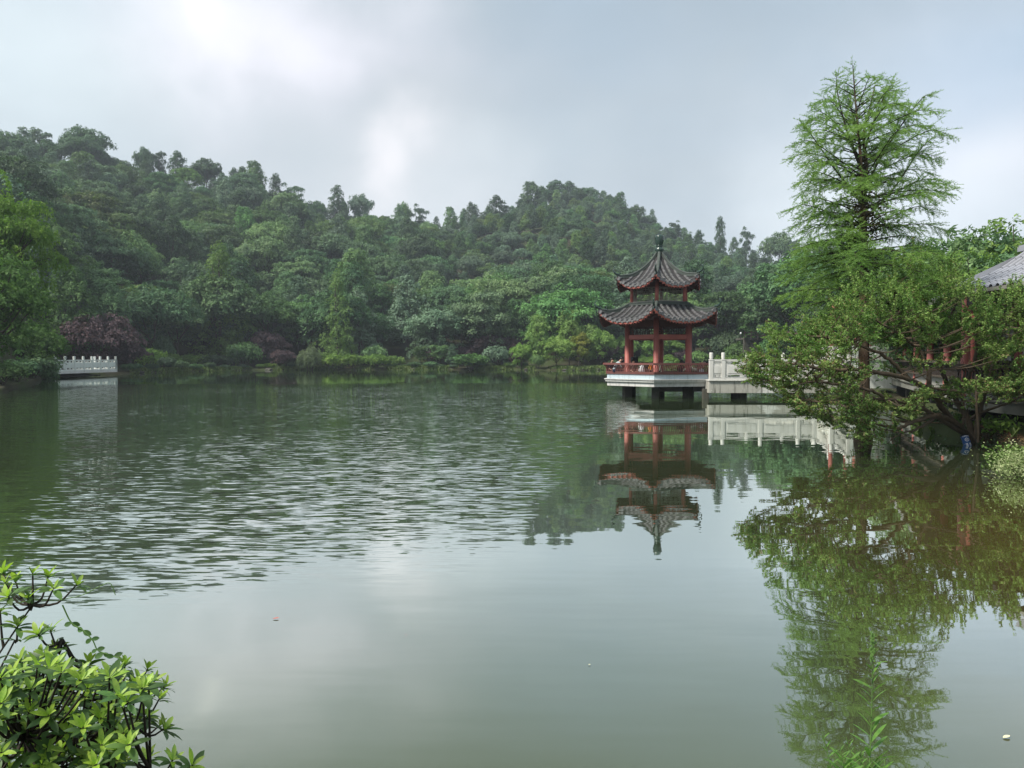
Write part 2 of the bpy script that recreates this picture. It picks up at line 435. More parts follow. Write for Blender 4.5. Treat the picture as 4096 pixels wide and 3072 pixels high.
M['plaster_wall'] = stained('plaster_wall', (0.50, 0.49, 0.45), (0.16, 0.15, 0.12), 0.5)
def cloth(name, col): return plain(name, col, 0.85, 0.15, 0.12, 12.0, 0.2)
M['cloth_grey'] = cloth('cloth_grey', (0.36, 0.40, 0.42))
M['cloth_navy'] = cloth('cloth_navy', (0.018, 0.022, 0.045))
M['cloth_cream'] = cloth('cloth_cream', (0.66, 0.66, 0.52))
M['cloth_white'] = cloth('cloth_white', (0.78, 0.78, 0.80))
M['cloth_black'] = cloth('cloth_black', (0.02, 0.02, 0.022))
M['cloth_pink'] = cloth('cloth_pink', (0.42, 0.24, 0.20))
M['cloth_orange'] = cloth('cloth_orange', (0.80, 0.30, 0.05))

# ------------------------------------------------------------------ haze
def build_haze():
    b = MB(); b.box((0, 290, 66), (1500, 700, 140))
    t = NT('haze')
    v = t.N('ShaderNodeVolumePrincipled')
    v.inputs['Color'].default_value = (0.80, 0.88, 1.0, 1)
    v.inputs['Density'].default_value = 0.00042
    v.inputs['Anisotropy'].default_value = 0.15
    t.l.new(v.outputs[0], t.out.inputs[1])
    t.m.cycles.homogeneous_volume = True
    b.build('haze', t.m, kind='stuff', label='thin pale haze in the air over the lake and hills')
build_haze()

# ------------------------------------------------------------------ terrain
US = lambda u: (u - CX) / F
shore_t = [(-900, 30), (-500, 33), (-200, 36), (0, 42), (130, 59), (205, 82), (470, 95.5), (520, 97), (700, 108), (1000, 124), (1250, 128), (1700, 129), (2060, 132), (2120, 125),
           (2300, 121), (2420, 126), (2520, 132), (2850, 128), (3050, 118), (3200, 98), (3330, 66), (3440, 50), (3530, 39), (3620, 28), (3700, 20.5), (3800, 19.0), (3900, 18.2), (3980, 17.7),
           (4060, 16.0), (4140, 14.0), (4300, 11.5), (4700, 8)]
SH_S = np.array([US(a) for a, b in shore_t]); SH_Y = np.array([b for a, b in shore_t], float)
ridge_t = [(-900, 480, 200), (-300, 490, 230), (0, 550, 240), (330, 570, 250), (450, 650, 255), (700, 665, 265), (950, 705, 270), (1200, 775, 280), (1400, 800, 288), (1520, 850, 296),
           (1700, 862, 305), (1850, 850, 312), (2000, 820, 330), (2090, 770, 345), (2200, 745, 352), (2330, 748, 352), (2450, 785, 348), (2580, 855, 338), (2720, 915, 322), (2850, 950, 310), (3000, 1005, 290),
           (3250, 1010, 260), (3450, 1010, 190), (3600, 1020, 130), (3750, 1040, 100), (4096, 1040, 90), (4700, 990, 90)]
R_S = np.array([US(a) for a, b, c in ridge_t]); R_V = np.array([b for a, b, c in ridge_t], float); R_Y = np.array([c for a, b, c in ridge_t], float)

def bumps(x, y):
    return (np.sin(x * 0.051 + 1.3) * np.cos(y * 0.043 + 0.7) + 0.6 * np.sin(x * 0.11 + y * 0.07) + 0.35 * np.sin(x * 0.23 - y * 0.19 + 2.0))

def ground_z(x, y):
    x = np.asarray(x, float); y = np.maximum(np.asarray(y, float), 0.5)
    s = np.clip(x / y, -1.2, 1.2)
    ys = np.interp(s, SH_S, SH_Y); yr = np.interp(s, R_S, R_Y)
    zr = H + (YH - np.interp(s, R_S, R_V)) * yr / F - 10.0
    d = y - ys
    bank = np.clip((d + 1.2) / 1.8, 0, 1)
    flat = np.minimum(14.0, 0.12 * ys)
    t = np.clip((d - flat) / (yr - ys - flat), 0, 1)
    up = zr * t ** 1.12
    over = np.clip((y - yr) / (0.9 * yr), 0, 1)
    up = up * (1 - over ** 1.5)
    z = -0.9 + bank * (1.18 + 0.02 * np.minimum(np.maximum(d, 0), 12)) + up + bumps(x, y) * 2.2 * np.clip(t * 5, 0, 1) * (1 - over)
    return z

def build_ground():
    S = np.concatenate([np.linspace(-1.15, -0.75, 12), np.linspace(-0.73, 0.75, 190), np.linspace(0.77, 1.15, 12)])
    rows = np.concatenate([[-6, -1.8, -1.2, -0.8, -0.4, 0, 0.4, 0.8, 1.6, 3, 6, 10, 15], np.linspace(20, 300, 56), [340, 380, 430, 480, 540]])
    V, nS = [], len(S)
    for d in rows:
        ys = np.interp(S, SH_S, SH_Y)
        Y = np.maximum(ys + d, 1.0) + (np.random.default_rng(3).normal(0, 0.03, nS) * (abs(d) < 2))
        Y = np.minimum(Y, 638)
        X = S * Y
        V.append(np.stack([X, Y, ground_z(X, Y)], 1))
    V = np.vstack(V)
    Fq = [[r * nS + c, r * nS + c + 1, (r + 1) * nS + c + 1, (r + 1) * nS + c] for r in range(len(rows) - 1) for c in range(nS - 1)]
    t = NT('soil')
    co = t.coord('Object')
    a = t.noise(co, 0.9, 6, 0.65); b_ = t.noise(co, 0.12, 3, 0.5)
    c = t.mix(a, (0.022, 0.024, 0.012), (0.062, 0.054, 0.034))
    c = t.mix(t.ramp(b_, [(0.45, 0.0), (0.62, 0.8)]), c, (0.045, 0.065, 0.022))
    mat = t.done(t.bsdf(c, 0.95, 0.1, a, 0.8, 0.08))
    m = MB(); m.add(V, Fq)
    m.build('ground', mat, smooth=True, kind='structure', label='wooded slope and soil behind the shoreline')
    # the near bank, below and behind the viewer
    m = MB()
    nb = []
    xs = np.linspace(-30, 30, 60)
    prof = [(3.35, -0.6), (3.1, -0.05), (2.8, 0.12), (2.2, 0.35), (1.2, 0.48), (-1, 0.5), (-12, 0.6), (-40, 0.8)]
    for y, z in prof:
        for i, x in enumerate(xs):
            nb.append([x, y + 0.12 * math.sin(x * 2.1) * (y > 0), z + 0.03 * math.sin(x * 1.7 + y)])
    n = len(xs)
    m.add(nb, [[r * n + c + 1, r * n + c, (r + 1) * n + c, (r + 1) * n + c + 1] for r in range(len(prof) - 1) for c in range(n - 1)])
    m.build('near_bank', mat, smooth=True, kind='structure', label='low grassy bank in front of the viewer')
build_ground()

# ------------------------------------------------------------------ water
def build_water():
    m = MB(); m.add([[-420, -2, 0], [420, -2, 0], [420, 400, 0], [-420, 400, 0]], [[0, 1, 2, 3]])
    t = NT('lake_water')
    P = t.N('ShaderNodeNewGeometry').outputs['Position']
    sx = t.N('ShaderNodeSeparateXYZ'); t.l.new(P, sx.inputs[0])
    X, Y = sx.outputs[0], sx.outputs[1]
    sm = lambda v, lo, hi: t.math('SMOOTHSTEP', v, 0.0) if False else t.math('MULTIPLY', t.math('SUBTRACT', v, lo), 1.0 / (hi - lo), True)
    wob = t.noise(t.coord('World', (0.30, 0.16, 1)), 1.0, 3, 0.55)
    edge = t.math('ADD', t.math('ADD', 8.6, t.math('MULTIPLY', t.math('MINIMUM', X, 0.0), 0.55)), t.math('MULTIPLY', t.math('MAXIMUM', X, 0.0), 4.3))
    edge = t.math('MINIMUM', edge, 36.0)
    edge = t.math('ADD', edge, t.math('MULTIPLY', t.math('SUBTRACT', wob, 0.5), 3.5))
    mask = sm(t.math('SUBTRACT', Y, edge), -1.2, 2.2)
    far = t.math('SUBTRACT', 1.0, sm(t.math('ADD', Y, t.math('MULTIPLY', X, -0.10)), 52.0, 62.0))
    mask = t.math('MULTIPLY', mask, far)
    left = sm(t.math('ADD', t.math('DIVIDE', X, t.math('MAXIMUM', Y, 1.0)), t.math('MULTIPLY', wob, 0.08)), -0.70, -0.56)
    mask = t.math('MULTIPLY', mask, t.math('ADD', t.math('MULTIPLY', left, 0.85), 0.15))
    patch = t.noise(t.coord('World', (0.16, 0.075, 1), (7.0, 2.0, 0)), 1.0, 3, 0.6)
    patch = t.ramp(patch, [(0.36, 0.55), (0.60, 1.0)])
    mask = t.math('MULTIPLY', mask, patch)
    # slopes of the ripples: long crests lying across the view, in three sizes
    def slopes(scale, rot, loc, det, dist):
        n = t.noise(t.coord('World', scale, loc, (0, 0, rot)), 1.0, det, 0.5, dist, col=True)
        s = t.N('ShaderNodeSeparateColor'); t.l.new(n, s.inputs[0])
        return t.math('SUBTRACT', s.outputs[0], 0.5), t.math('SUBTRACT', s.outputs[1], 0.5)
    a1x, a1y = slopes((3.0, 18.0, 1), 0.04, (0, 0, 0), 1.0, 0.35)
    a2x, a2y = slopes((2.4, 8.5, 1), -0.06, (9, 4, 0), 2.0, 0.4)
    a3x, a3y = slopes((7.0, 34.0, 1), 0.02, (2, 8, 0), 1.0, 0.0)
    sy = t.math('ADD', t.math('ADD', t.math('MULTIPLY', a1y, 0.56), t.math('MULTIPLY', a2y, 0.20)), t.math('MULTIPLY', a3y, 0.22))
    sxx = t.math('ADD', t.math('MULTIPLY', a1x, 0.06), t.math('MULTIPLY', a2x, 0.06))
    sy = t.math('MULTIPLY', sy, mask); sxx = t.math('MULTIPLY', sxx, mask)
    # faint swell everywhere
    c1x, c1y = slopes((0.5, 2.6, 1), 0.03, (5, 1, 0), 2.0, 0.2)
    c2x, c2y = slopes((1.5, 9.0, 1), 0.0, (1, 7, 0), 2.0, 0.2)
    sy = t.math('ADD', sy, t.math('ADD', t.math('MULTIPLY', c1y, 0.018), t.math('MULTIPLY', c2y, 0.016)))
    sxx = t.math('ADD', sxx, t.math('MULTIPLY', c1x, 0.006))
    cn = t.N('ShaderNodeCombineXYZ'); t.put(cn.inputs[0], sxx); t.put(cn.inputs[1], sy); cn.inputs[2].default_value = 1.0
    nm = t.N('ShaderNodeVectorMath', operation='NORMALIZE'); t.l.new(cn.outputs[0], nm.inputs[0])
    N = nm.outputs[0]
    lw = t.N('ShaderNodeLayerWeight', i_Blend=0.5); t.l.new(N, lw.inputs['Normal'])
    cosv = t.math('SUBTRACT', 1.0, lw.outputs['Facing'])
    refl = t.ramp(cosv, [(0.0, 0.97), (0.06, 0.86), (0.14, 0.78), (0.26, 0.78), (0.38, 0.46), (0.52, 0.17), (1.0, 0.05)])
    murk = t.noise(t.coord('World', (0.12, 0.08, 1), (3, 3, 0)), 1.0, 3, 0.55)
    body = t.mix(murk, (0.034, 0.054, 0.024), (0.046, 0.066, 0.028))
    shallow = t.math('MULTIPLY', sm(t.math('ADD', X, t.math('MULTIPLY', t.math('SUBTRACT', 12.0, Y), 0.12)), 3.0, 6.0), t.math('SUBTRACT', 1.0, sm(Y, 8.5, 14.0)))
    nearm = t.math('SUBTRACT', 1.0, sm(Y, 7.0, 22.0))
    body = t.mix(t.math('MULTIPLY', nearm, 0.6), body, (0.062, 0.072, 0.032))
    body = t.mix(t.math('MULTIPLY', shallow, t.math('ADD', t.math('MULTIPLY', murk, 0.6), 0.4)), body, (0.17, 0.118, 0.034))
    db = t.N('ShaderNodeBsdfDiffuse'); t.put(db.inputs[0], body)
    gb = t.N('ShaderNodeBsdfGlossy'); gb.inputs['Roughness'].default_value = 0.012; gb.inputs[0].default_value = (0.93, 0.98, 0.95, 1); t.l.new(N, gb.inputs['Normal'])
    mx = t.N('ShaderNodeMixShader'); t.put(mx.inputs[0], refl); t.l.new(db.outputs[0], mx.inputs[1]); t.l.new(gb.outputs[0], mx.inputs[2])
    m.build('lake_water', t.done(mx.outputs[0]), kind='structure', label='calm green lake water, rippled in the middle')
build_water()

# ------------------------------------------------------------------ foliage
def unit(a): return a / (np.linalg.norm(a, axis=-1, keepdims=True) + 1e-9)

def cards(P, N, size, ratio, r):
    """one small rhombic leaf face at each point"""
    n = len(P)
    t = unit(np.cross(N, r.normal(size=(n, 3)))); b = np.cross(N, t)
    s = (size * r.uniform(0.65, 1.35, n))[:, None]
    w = s * ratio
    V = np.stack([P - t * s, P - b * w + N * w * 0.25, P + t * s, P + b * w + N * w * 0.25], 1).reshape(-1, 3)
    return V, np.arange(n * 4).reshape(n, 4)

def pads_mesh(mb, pads, n, size, r, ratio=0.5, up=0.55, rough=0.5, mat=0, droop=0.0, per=14):
    """pads: rows x,y,z, rx,ry,rz: sprays of leaves over the upper shells of flattened clumps"""
    pads = np.asarray(pads, float)
    area = pads[:, 3] * pads[:, 4] + 0.3 * pads[:, 3] * pads[:, 5]
    m = max(8, n // per)
    idx = r.choice(len(pads), m, p=area / area.sum())
    d = unit(r.normal(size=(m, 3)))
    d[:, 2] = np.where(r.uniform(size=m) < 0.74, np.abs(d[:, 2]), d[:, 2] * 0.6)
    rad = r.uniform(0.60, 1.12, m)[:, None] ** 0.6
    lump = 1 + 0.18 * np.sin(d[:, 0:1] * 7 + idx[:, None]) * np.cos(d[:, 1:2] * 6 + idx[:, None] * 1.7)
    C = pads[idx, :3] + d * pads[idx, 3:6] * rad * lump
    C[:, 2] -= droop * (d[:, 0] ** 2 + d[:, 1] ** 2) * pads[idx, 3] * rad[:, 0]
    CN = unit(d + np.array([0, 0, up]) + r.normal(size=(m, 3)) * rough * 0.7)
    q = np.repeat(np.arange(m), per); n = len(q)
    out = unit(d[q] * np.array([1, 1, 0.15]) + r.normal(size=(n, 3)) * 0.35)
    off = r.normal(size=(n, 3)) * size * 1.35
    off -= CN[q] * (off * CN[q]).sum(1, keepdims=True) * 0.65
    P = C[q] + off - np.array([0, 0, 1.0]) * ((off ** 2).sum(1, keepdims=True) / (size * 5.0))
    N = unit(CN[q] + off / size * 0.22 + r.normal(size=(n, 3)) * rough * 0.6)
    V, Fq = cards(P, N, size, ratio, r)
    mb.add(V, Fq, mat)

def crown_pads(kind, r, Hh, R, hb, m):
    """clump positions for one crown; returns rows x,y,z,rx,ry,rz"""
    out = []
    for i in range(m):
        a = i * 2.39996 + r.uniform(-0.4, 0.4)
        f = (i + 0.5) / m
        if kind in ('dome', 'layered', 'round'):
            q = math.sqrt(f) * 0.80
            z = hb + (Hh - hb) * (math.sqrt(max(0, 1 - q * q)) * r.uniform(0.72, 0.96) if r.random() < 0.72 else r.uniform(0.12, 0.7))
            if kind == 'layered': z = hb + (Hh - hb) * round((z - hb) / (Hh - hb) * 6) / 6 + r.uniform(-.15, .15)
            pr = R * (0.33 if kind != 'round' else 0.30) * r.uniform(0.7, 1.25)
            fl = {'dome': 0.55, 'layered': 0.30, 'round': 0.85}[kind]
            out.append((q * R * math.cos(a), q * R * math.sin(a), z - pr * fl * 0.5, pr, pr * r.uniform(0.8, 1.2), pr * fl))
        elif kind == 'cone':
            q = R * (1 - f) ** 0.8 * r.uniform(0.45, 0.95) + 0.15 * R * r.uniform(0, 1)
            pr = R * (0.50 - 0.28 * f) * r.uniform(0.8, 1.2)
            out.append((q * math.cos(a), q * math.sin(a), hb + (Hh - hb) * f, pr, pr, pr * 0.55))
        elif kind == 'oval':
            q = R * math.sin(math.pi * min(0.97, f * 0.85 + 0.15)) ** 0.7 * r.uniform(0.35, 0.85)
            pr = R * 0.40 * r.uniform(0.7, 1.25)
            out.append((q * math.cos(a), q * math.sin(a), hb + (Hh - hb) * f, pr, pr, pr * 0.8))
        elif kind == 'redwood':
            q = R * (1 - f) ** 0.75 * r.uniform(0.35, 1.0)
            pr = R * (0.46 - 0.28 * f) * r.uniform(0.7, 1.2)
            out.append((q * math.cos(a), q * math.sin(a), hb + (Hh - hb) * f - 0.1 * q, pr * 1.1, pr, pr * 0.30))
        elif kind == 'bush':
            q = R * math.sqrt(f) * 0.75
            pr = R * 0.42 * r.uniform(0.8, 1.2)
            out.append((q * math.cos(a), q * math.sin(a), Hh * (0.30 + 0.45 * math.sqrt(max(0, 1 - (q / R) ** 2)) * r.uniform(0.5, 1.1)), pr, pr, pr * 0.7))
        elif kind == 'ragged':
            q = R * r.uniform(0.1, 0.95)
            pr = R * 0.26 * r.uniform(0.6, 1.3)
            out.append((q * math.cos(a), q * math.sin(a), hb + (Hh - hb) * f * r.uniform(0.8, 1.05), pr, pr, pr * 0.45))
    return np.array(out)

TREES = {}
def tree_proto(key, kind, seed, Hh, R, hb, m, n, size, leaf, ratio=0.5, up=0.55, limbs=5, tr=0.22, droop=0.0, twigs=False, rough=0.5):
    r = np.random.default_rng(seed)
    pads = crown_pads(kind, r, Hh, R, hb, m)
    c = MB(); pads_mesh(c, pads, n, size, r, ratio, up, rough, droop=droop)
    tk = MB()
    if kind != 'bush':
        top = Hh * (0.9 if kind in ('cone', 'redwood', 'oval', 'ragged') else 0.62)
        zz = np.linspace(-0.8, top, 7)
        bend = np.cumsum(r.normal(0, 0.10, (7, 2)), axis=0); bend[:2] *= 0.3
        pts = np.stack([bend[:, 0], bend[:, 1], zz], 1)
        tk.tube(pts, np.linspace(tr, tr * 0.3, 7), 7)
        for q in range(limbs):
            p = pads[r.integers(len(pads))]
            i0 = r.integers(2, 6)
            a, b = pts[i0], p[:3]
            mid = a * 0.45 + b * 0.55 + np.array([0, 0, -0.25])
            tk.tube([a, mid, b], [tr * 0.42, tr * 0.28, tr * 0.1], 5)
    else:
        for q in range(6):
            a = q * 1.05
            tk.tube([(0.1 * math.cos(a), 0.1 * math.sin(a), -0.3), (R * 0.45 * math.cos(a), R * 0.45 * math.sin(a), Hh * 0.55)], [0.05, 0.02], 5)
    cv = np.vstack(c.V)
    Hh, R = float(np.quantile(cv[:, 2], 0.995)), float(np.quantile(np.hypot(cv[:, 0], cv[:, 1]), 0.98))
    TREES[key] = (c.mesh('crown_' + key, M[leaf]), tk.mesh('trunk_' + key, M['bark']), Hh, R)

tree_proto('dome_a', 'dome', 11, 12.5, 6.6, 3.0, 46, 12825, 0.227, 'leaf_mid')
tree_proto('dome_b', 'dome', 12, 11.5, 5.8, 2.5, 40, 11475, 0.218, 'leaf_dark')
tree_proto('dome_c', 'dome', 18, 12.0, 6.0, 2.6, 44, 11475, 0.218, 'leaf_blue')
tree_proto('fresh_a', 'layered', 51, 11.5, 5.8, 2.8, 46, 11475, 0.218, 'leaf_fresh', up=0.8, droop=0.15)
tree_proto('fresh_b', 'oval', 52, 12.0, 3.6, 2.4, 34, 8775, 0.193, 'leaf_fresh')
tree_proto('layer_a', 'layered', 13, 11.5, 6.8, 3.0, 60, 13500, 0.210, 'leaf_mid', up=0.9, droop=0.12)
tree_proto('layer_b', 'layered', 14, 12.5, 6.0, 2.4, 60, 12825, 0.202, 'leaf_dark', up=0.9, droop=0.15)
tree_proto('round_a', 'round', 15, 10.5, 4.6, 2.2, 30, 10125, 0.185, 'leaf_dark')
tree_proto('round_b', 'round', 16, 11.0, 4.8, 2.2, 34, 10125, 0.185, 'leaf_mid')
tree_proto('cone_a', 'cone', 17, 13.0, 3.9, 2.0, 40, 9450, 0.193, 'leaf_blue')
tree_proto('oval_a', 'oval', 21, 12.5, 3.6, 2.5, 36, 10125, 0.185, 'leaf_mid')
tree_proto('oval_b', 'oval', 22, 14.0, 3.3, 2.5, 34, 8775, 0.185, 'leaf_dark')
tree_proto('ragged_a', 'ragged', 23, 13.0, 3.6, 5.0, 34, 5670, 0.202, 'leaf_blue', limbs=16, tr=0.18)
tree_proto('redwood_a', 'redwood', 24, 16.0, 4.0, 1.5, 80, 11000, 0.19, 'leaf_redwood', ratio=0.35, droop=0.35, up=0.4)
tree_proto('maple_a', 'layered', 25, 5.6, 5.0, 1.0, 60, 15000, 0.13, 'leaf_purple', up=1.0, limbs=14, tr=0.13, droop=0.25)
tree_proto('maple_b', 'layered', 26, 5.0, 3.2, 1.2, 40, 8000, 0.13, 'leaf_purple', up=1.0, limbs=14, tr=0.10, droop=0.2)
tree_proto('camphor_a', 'oval', 27, 9.0, 2.6, 1.6, 34, 10000, 0.13, 'leaf_light', limbs=18, tr=0.12)
tree_proto('camphor_b', 'round', 28, 7.5, 2.9, 1.6, 26, 9500, 0.13, 'leaf_light', limbs=18, tr=0.11)
tree_proto('camphor_y', 'round', 29, 6.0, 2.0, 2.2, 18, 5000, 0.13, 'leaf_yellow', limbs=12, tr=0.08)
tree_proto('smalltree', 'ragged', 30, 6.0, 2.3, 2.0, 30, 5000, 0.14, 'leaf_mid', limbs=18, tr=0.09)
tree_proto('bush_a', 'bush', 31, 2.2, 1.9, 0, 22, 5200, 0.12, 'leaf_mid')
tree_proto('bush_b', 'bush', 32, 2.4, 2.0, 0, 24, 5200, 0.12, 'leaf_dark')
tree_proto('bush_l', 'bush', 33, 1.9, 1.9, 0, 22, 5200, 0.11, 'leaf_hedge')
tree_proto('bush_g', 'bush', 34, 3.0, 1.9, 0, 26, 5200, 0.14, 'leaf_blue')
tree_proto('willow', 'bush', 35, 3.4, 2.0, 0, 28, 7000, 0.15, 'leaf_willow', ratio=0.2, up=-0.2, droop=0.7)
tree_proto('bigdome', 'layered', 41, 12.5, 6.8, 1.6, 130, 36000, 0.145, 'leaf_shore', up=0.8, limbs=26, tr=0.3, droop=0.2)
tree_proto('bigdome_b', 'dome', 42, 9.0, 5.2, 0.6, 90, 26000, 0.13, 'leaf_shore_dark', up=0.8, limbs=20, tr=0.25, droop=0.2)
tree_proto('loquat', 'round', 43, 9.0, 4.2, 1.5, 60, 16000, 0.15, 'leaf_mid', ratio=0.34, up=0.2, limbs=16, tr=0.18, droop=0.4, rough=0.8)
tree_proto('loquat_l', 'layered', 44, 9.5, 4.0, 2.0, 60, 14000, 0.13, 'leaf_hedge', ratio=0.4, up=0.6, limbs=18, tr=0.16, droop=0.2)

ADJ = {'fresh_a': ('light green', 'layered'), 'fresh_b': ('light green', 'upright'), 'dome_a': ('mid green', 'domed'), 'dome_b': ('dark green', 'domed'), 'dome_c': ('bluish', 'domed'), 'layer_a': ('mid green', 'layered'),
       'layer_b': ('dark green', 'layered'), 'round_a': ('dark green', 'round'), 'round_b': ('mid green', 'round'), 'cone_a': ('bluish', 'pointed'),
       'oval_a': ('mid green', 'upright'), 'oval_b': ('dark green', 'upright'), 'ragged_a': ('bluish', 'ragged')}

def place_tree(key, x, y, label, name='broadleaf_tree', cat='tree', scale=1.0, zs=1.0, rot=None, group=None, dz=0.0, z=None):
    c, t, hh, rr = TREES[key]
    z = float(ground_z(x, y)) if z is None else z
    root = thing(name, label, cat, (x, y, z + dz), random.uniform(0, 6.28) if rot is None else rot, group, (scale, scale, scale * zs))
    link('crown', c, root); link('trunk' if key[:4] not in ('bush', 'will') else 'stems', t, root)
    return root

def fit_tree(key, u, v0, v1, Y, label, w=None, **kw):
    """tree whose base stands at pixel row v0 and whose crown reaches row v1, at depth Y; w = crown width in pixels"""
    hh, rr = TREES[key][2:]
    p = at(u, v0, Y)
    g = float(ground_z(p.x, Y))
    top = at(u, v1, Y).z
    sz = (top - g) / hh
    s = (w * Y / F / (2 * rr)) if w else sz
    return place_tree(key, p.x, Y, label, scale=s, zs=sz / s, **kw)

# forest of the two hills
def landmarks(u):
    for lim, txt in ((240, 'above the left shore tree'), (480, 'above the big purple maple'), (780, 'right of the marble terrace'), (1030, 'above the olive redwood'),
                     (1240, 'above the small purple maple'), (1450, 'above the slender redwood'), (1800, 'above the clipped hedges'), (2100, 'above the dark maples'),
                     (2400, 'above the islet'), (2860, 'around the pavilion'), (3150, 'above the white balustrade'), (9999, 'left of the feathery pond tree')):
        if u < lim: return txt

def build_forest():
    r = np.random.default_rng(5)
    cand = []
    step = 8.0
    y = 60.0
    while y < 365:
        x = -300.0
        while x < 190:
            px, py = x + r.uniform(-3.6, 3.6), y + r.uniform(-3.6, 3.6)
            x += step
            s = px / py
            if s < -0.80 or s > 0.62: continue
            ys, yr = np.interp(s, SH_S, SH_Y), np.interp(s, R_S, R_Y)
            off = 13 if s > -0.56 else 9
            if s > 0.44: off = 22
            if s < -0.54 and py < 98: continue
            if py < ys + off or py > yr + 10: continue
            cand.append((px, py))
            tt = (py - ys) / (yr - ys)
            if tt > 0.35 and CX + F * s > 1750: cand.append((px + r.uniform(3, 5), py + r.uniform(-4, 4)))
        y += step * 0.98
    # clearing for the hillside path behind the bridge
    info = []
    for px, py in cand:
        s = px / py; u = CX + F * s
        ys, yr = np.interp(s, SH_S, SH_Y), np.interp(s, R_S, R_Y)
        t = (py - ys) / (yr - ys)
        ridge = py > yr - 11
        if ridge:
            keys = ['oval_a', 'oval_b', 'ragged_a', 'cone_a', 'round_a', 'dome_b', 'dome_c', 'ragged_a', 'oval_b']
        elif u > 1950 and t > 0.4:
            keys = ['cone_a', 'oval_a', 'oval_b', 'round_a', 'round_b', 'cone_a', 'dome_c', 'round_a', 'fresh_b']
        else:
            keys = ['dome_a', 'dome_b', 'dome_c', 'fresh_a', 'layer_a', 'layer_b', 'oval_b', 'round_a', 'round_b', 'oval_a', 'dome_b', 'layer_b', 'cone_a', 'cone_a']
        key = keys[r.integers(len(keys))]
        sc = r.uniform(0.78, 1.30) * (0.62 if (ridge or (u > 1750 and t > 0.35)) else 1.0) * (0.95 if t > 0.25 else 1.08)
        zs = r.uniform(0.85, 1.12)
        if ridge: zs *= r.uniform(0.85, 1.3)
        info.append([px, py, key, sc, zs, u, t, ridge])
    vis = [i for i in info if -60 < i[5] < 3300]
    vis.sort(key=lambda i: -(i[3] / i[1]) * (1.35 if i[7] else 1.0))
    own = vis[:205]
    ids = {id(i) for i in own}
    rest = [i for i in info if id(i) not in ids]
    # labels: tone, habit, height on the slope, landmark; those alike are counted from the left
    for i in own:
        band = 'on the skyline' if i[7] else ('high up' if i[6] > 0.6 else ('midslope' if i[6] > 0.28 else 'low down'))
        size = 'big' if i[3] > 1.1 else 'small'
        i.append('%s %s %s tree %s %s' % (size, ADJ[i[2]][0], ADJ[i[2]][1], band, landmarks(i[5])))
    own.sort(key=lambda i: i[5])
    from collections import Counter
    cnt = Counter(i[8] for i in own); seen = Counter()
    words = ['first', 'second', 'third', 'fourth', 'fifth', 'sixth', 'seventh', 'eighth']
    for i in own:
        lab = i[8]
        if cnt[lab] > 1:
            w = words[min(seen[lab], 7)]; seen[lab] += 1
            lab = ('leftmost ' if w == 'first' else w + ' from left, ') + lab
        place_tree(i[2], i[0], i[1], lab, scale=i[3], zs=i[4], group='trees of the wooded hills', dz=-0.2)
    # the rest of the wood
    lib = bpy.data.collections.new('woodland_kinds')
    keys = sorted(ADJ)
    for q, kk in enumerate(keys):
        c, t, hh, rr = TREES[kk]
        o = bpy.data.objects.new('kind_%02d' % q, c); lib.objects.link(o)
    me = bpy.data.meshes.new('distant_woodland')
    n = len(rest)
    me.vertices.add(n)
    P = np.array([[i[0], i[1], float(ground_z(i[0], i[1])) - 0.2] for i in rest])
    me.vertices.foreach_set('co', P.astype(np.float32).ravel())
    a = me.attributes.new('pick', 'INT', 'POINT'); a.data.foreach_set('value', np.array([keys.index(i[2]) for i in rest], np.int32))
    a = me.attributes.new('turn', 'FLOAT_VECTOR', 'POINT'); a.data.foreach_set('vector', np.stack([np.zeros(n), np.zeros(n), r.uniform(0, 6.28, n)], 1).astype(np.float32).ravel())
    a = me.attributes.new('grow', 'FLOAT_VECTOR', 'POINT'); a.data.foreach_set('vector', np.array([[i[3], i[3], i[3] * i[4]] for i in rest], np.float32).ravel())
    o = link('distant_woodland', me, kind='stuff', label='dense woodland covering the rest of the two hills')
    ng = bpy.data.node_groups.new('woodland', 'GeometryNodeTree')
    ng.interface.new_socket('Geometry', in_out='INPUT', socket_type='NodeSocketGeometry')
    ng.interface.new_socket('Geometry', in_out='OUTPUT', socket_type='NodeSocketGeometry')
    gi, go = ng.nodes.new('NodeGroupInput'), ng.nodes.new('NodeGroupOutput')
    ip = ng.nodes.new('GeometryNodeInstanceOnPoints'); ci = ng.nodes.new('GeometryNodeCollectionInfo')
    ci.inputs['Collection'].default_value = lib; ci.inputs['Separate Children'].default_value = True; ci.inputs['Reset Children'].default_value = True
    def attr(nm, ty):
        q = ng.nodes.new('GeometryNodeInputNamedAttribute'); q.data_type = ty; q.inputs['Name'].default_value = nm
        return [s for s in q.outputs if s.enabled][0]
    L = ng.links.new
    L(gi.outputs[0], ip.inputs['Points']); L(ci.outputs[0], ip.inputs['Instance'])
    ip.inputs['Pick Instance'].default_value = True
    L(attr('pick', 'INT'), ip.inputs['Instance Index']); L(attr('turn', 'FLOAT_VECTOR'), ip.inputs['Rotation']); L(attr('grow', 'FLOAT_VECTOR'), ip.inputs['Scale'])
    L(ip.outputs[0], go.inputs[0])
    md = o.modifiers.new('woodland', 'NODES'); md.node_group = ng
    print('forest', len(own), len(rest))
build_forest()

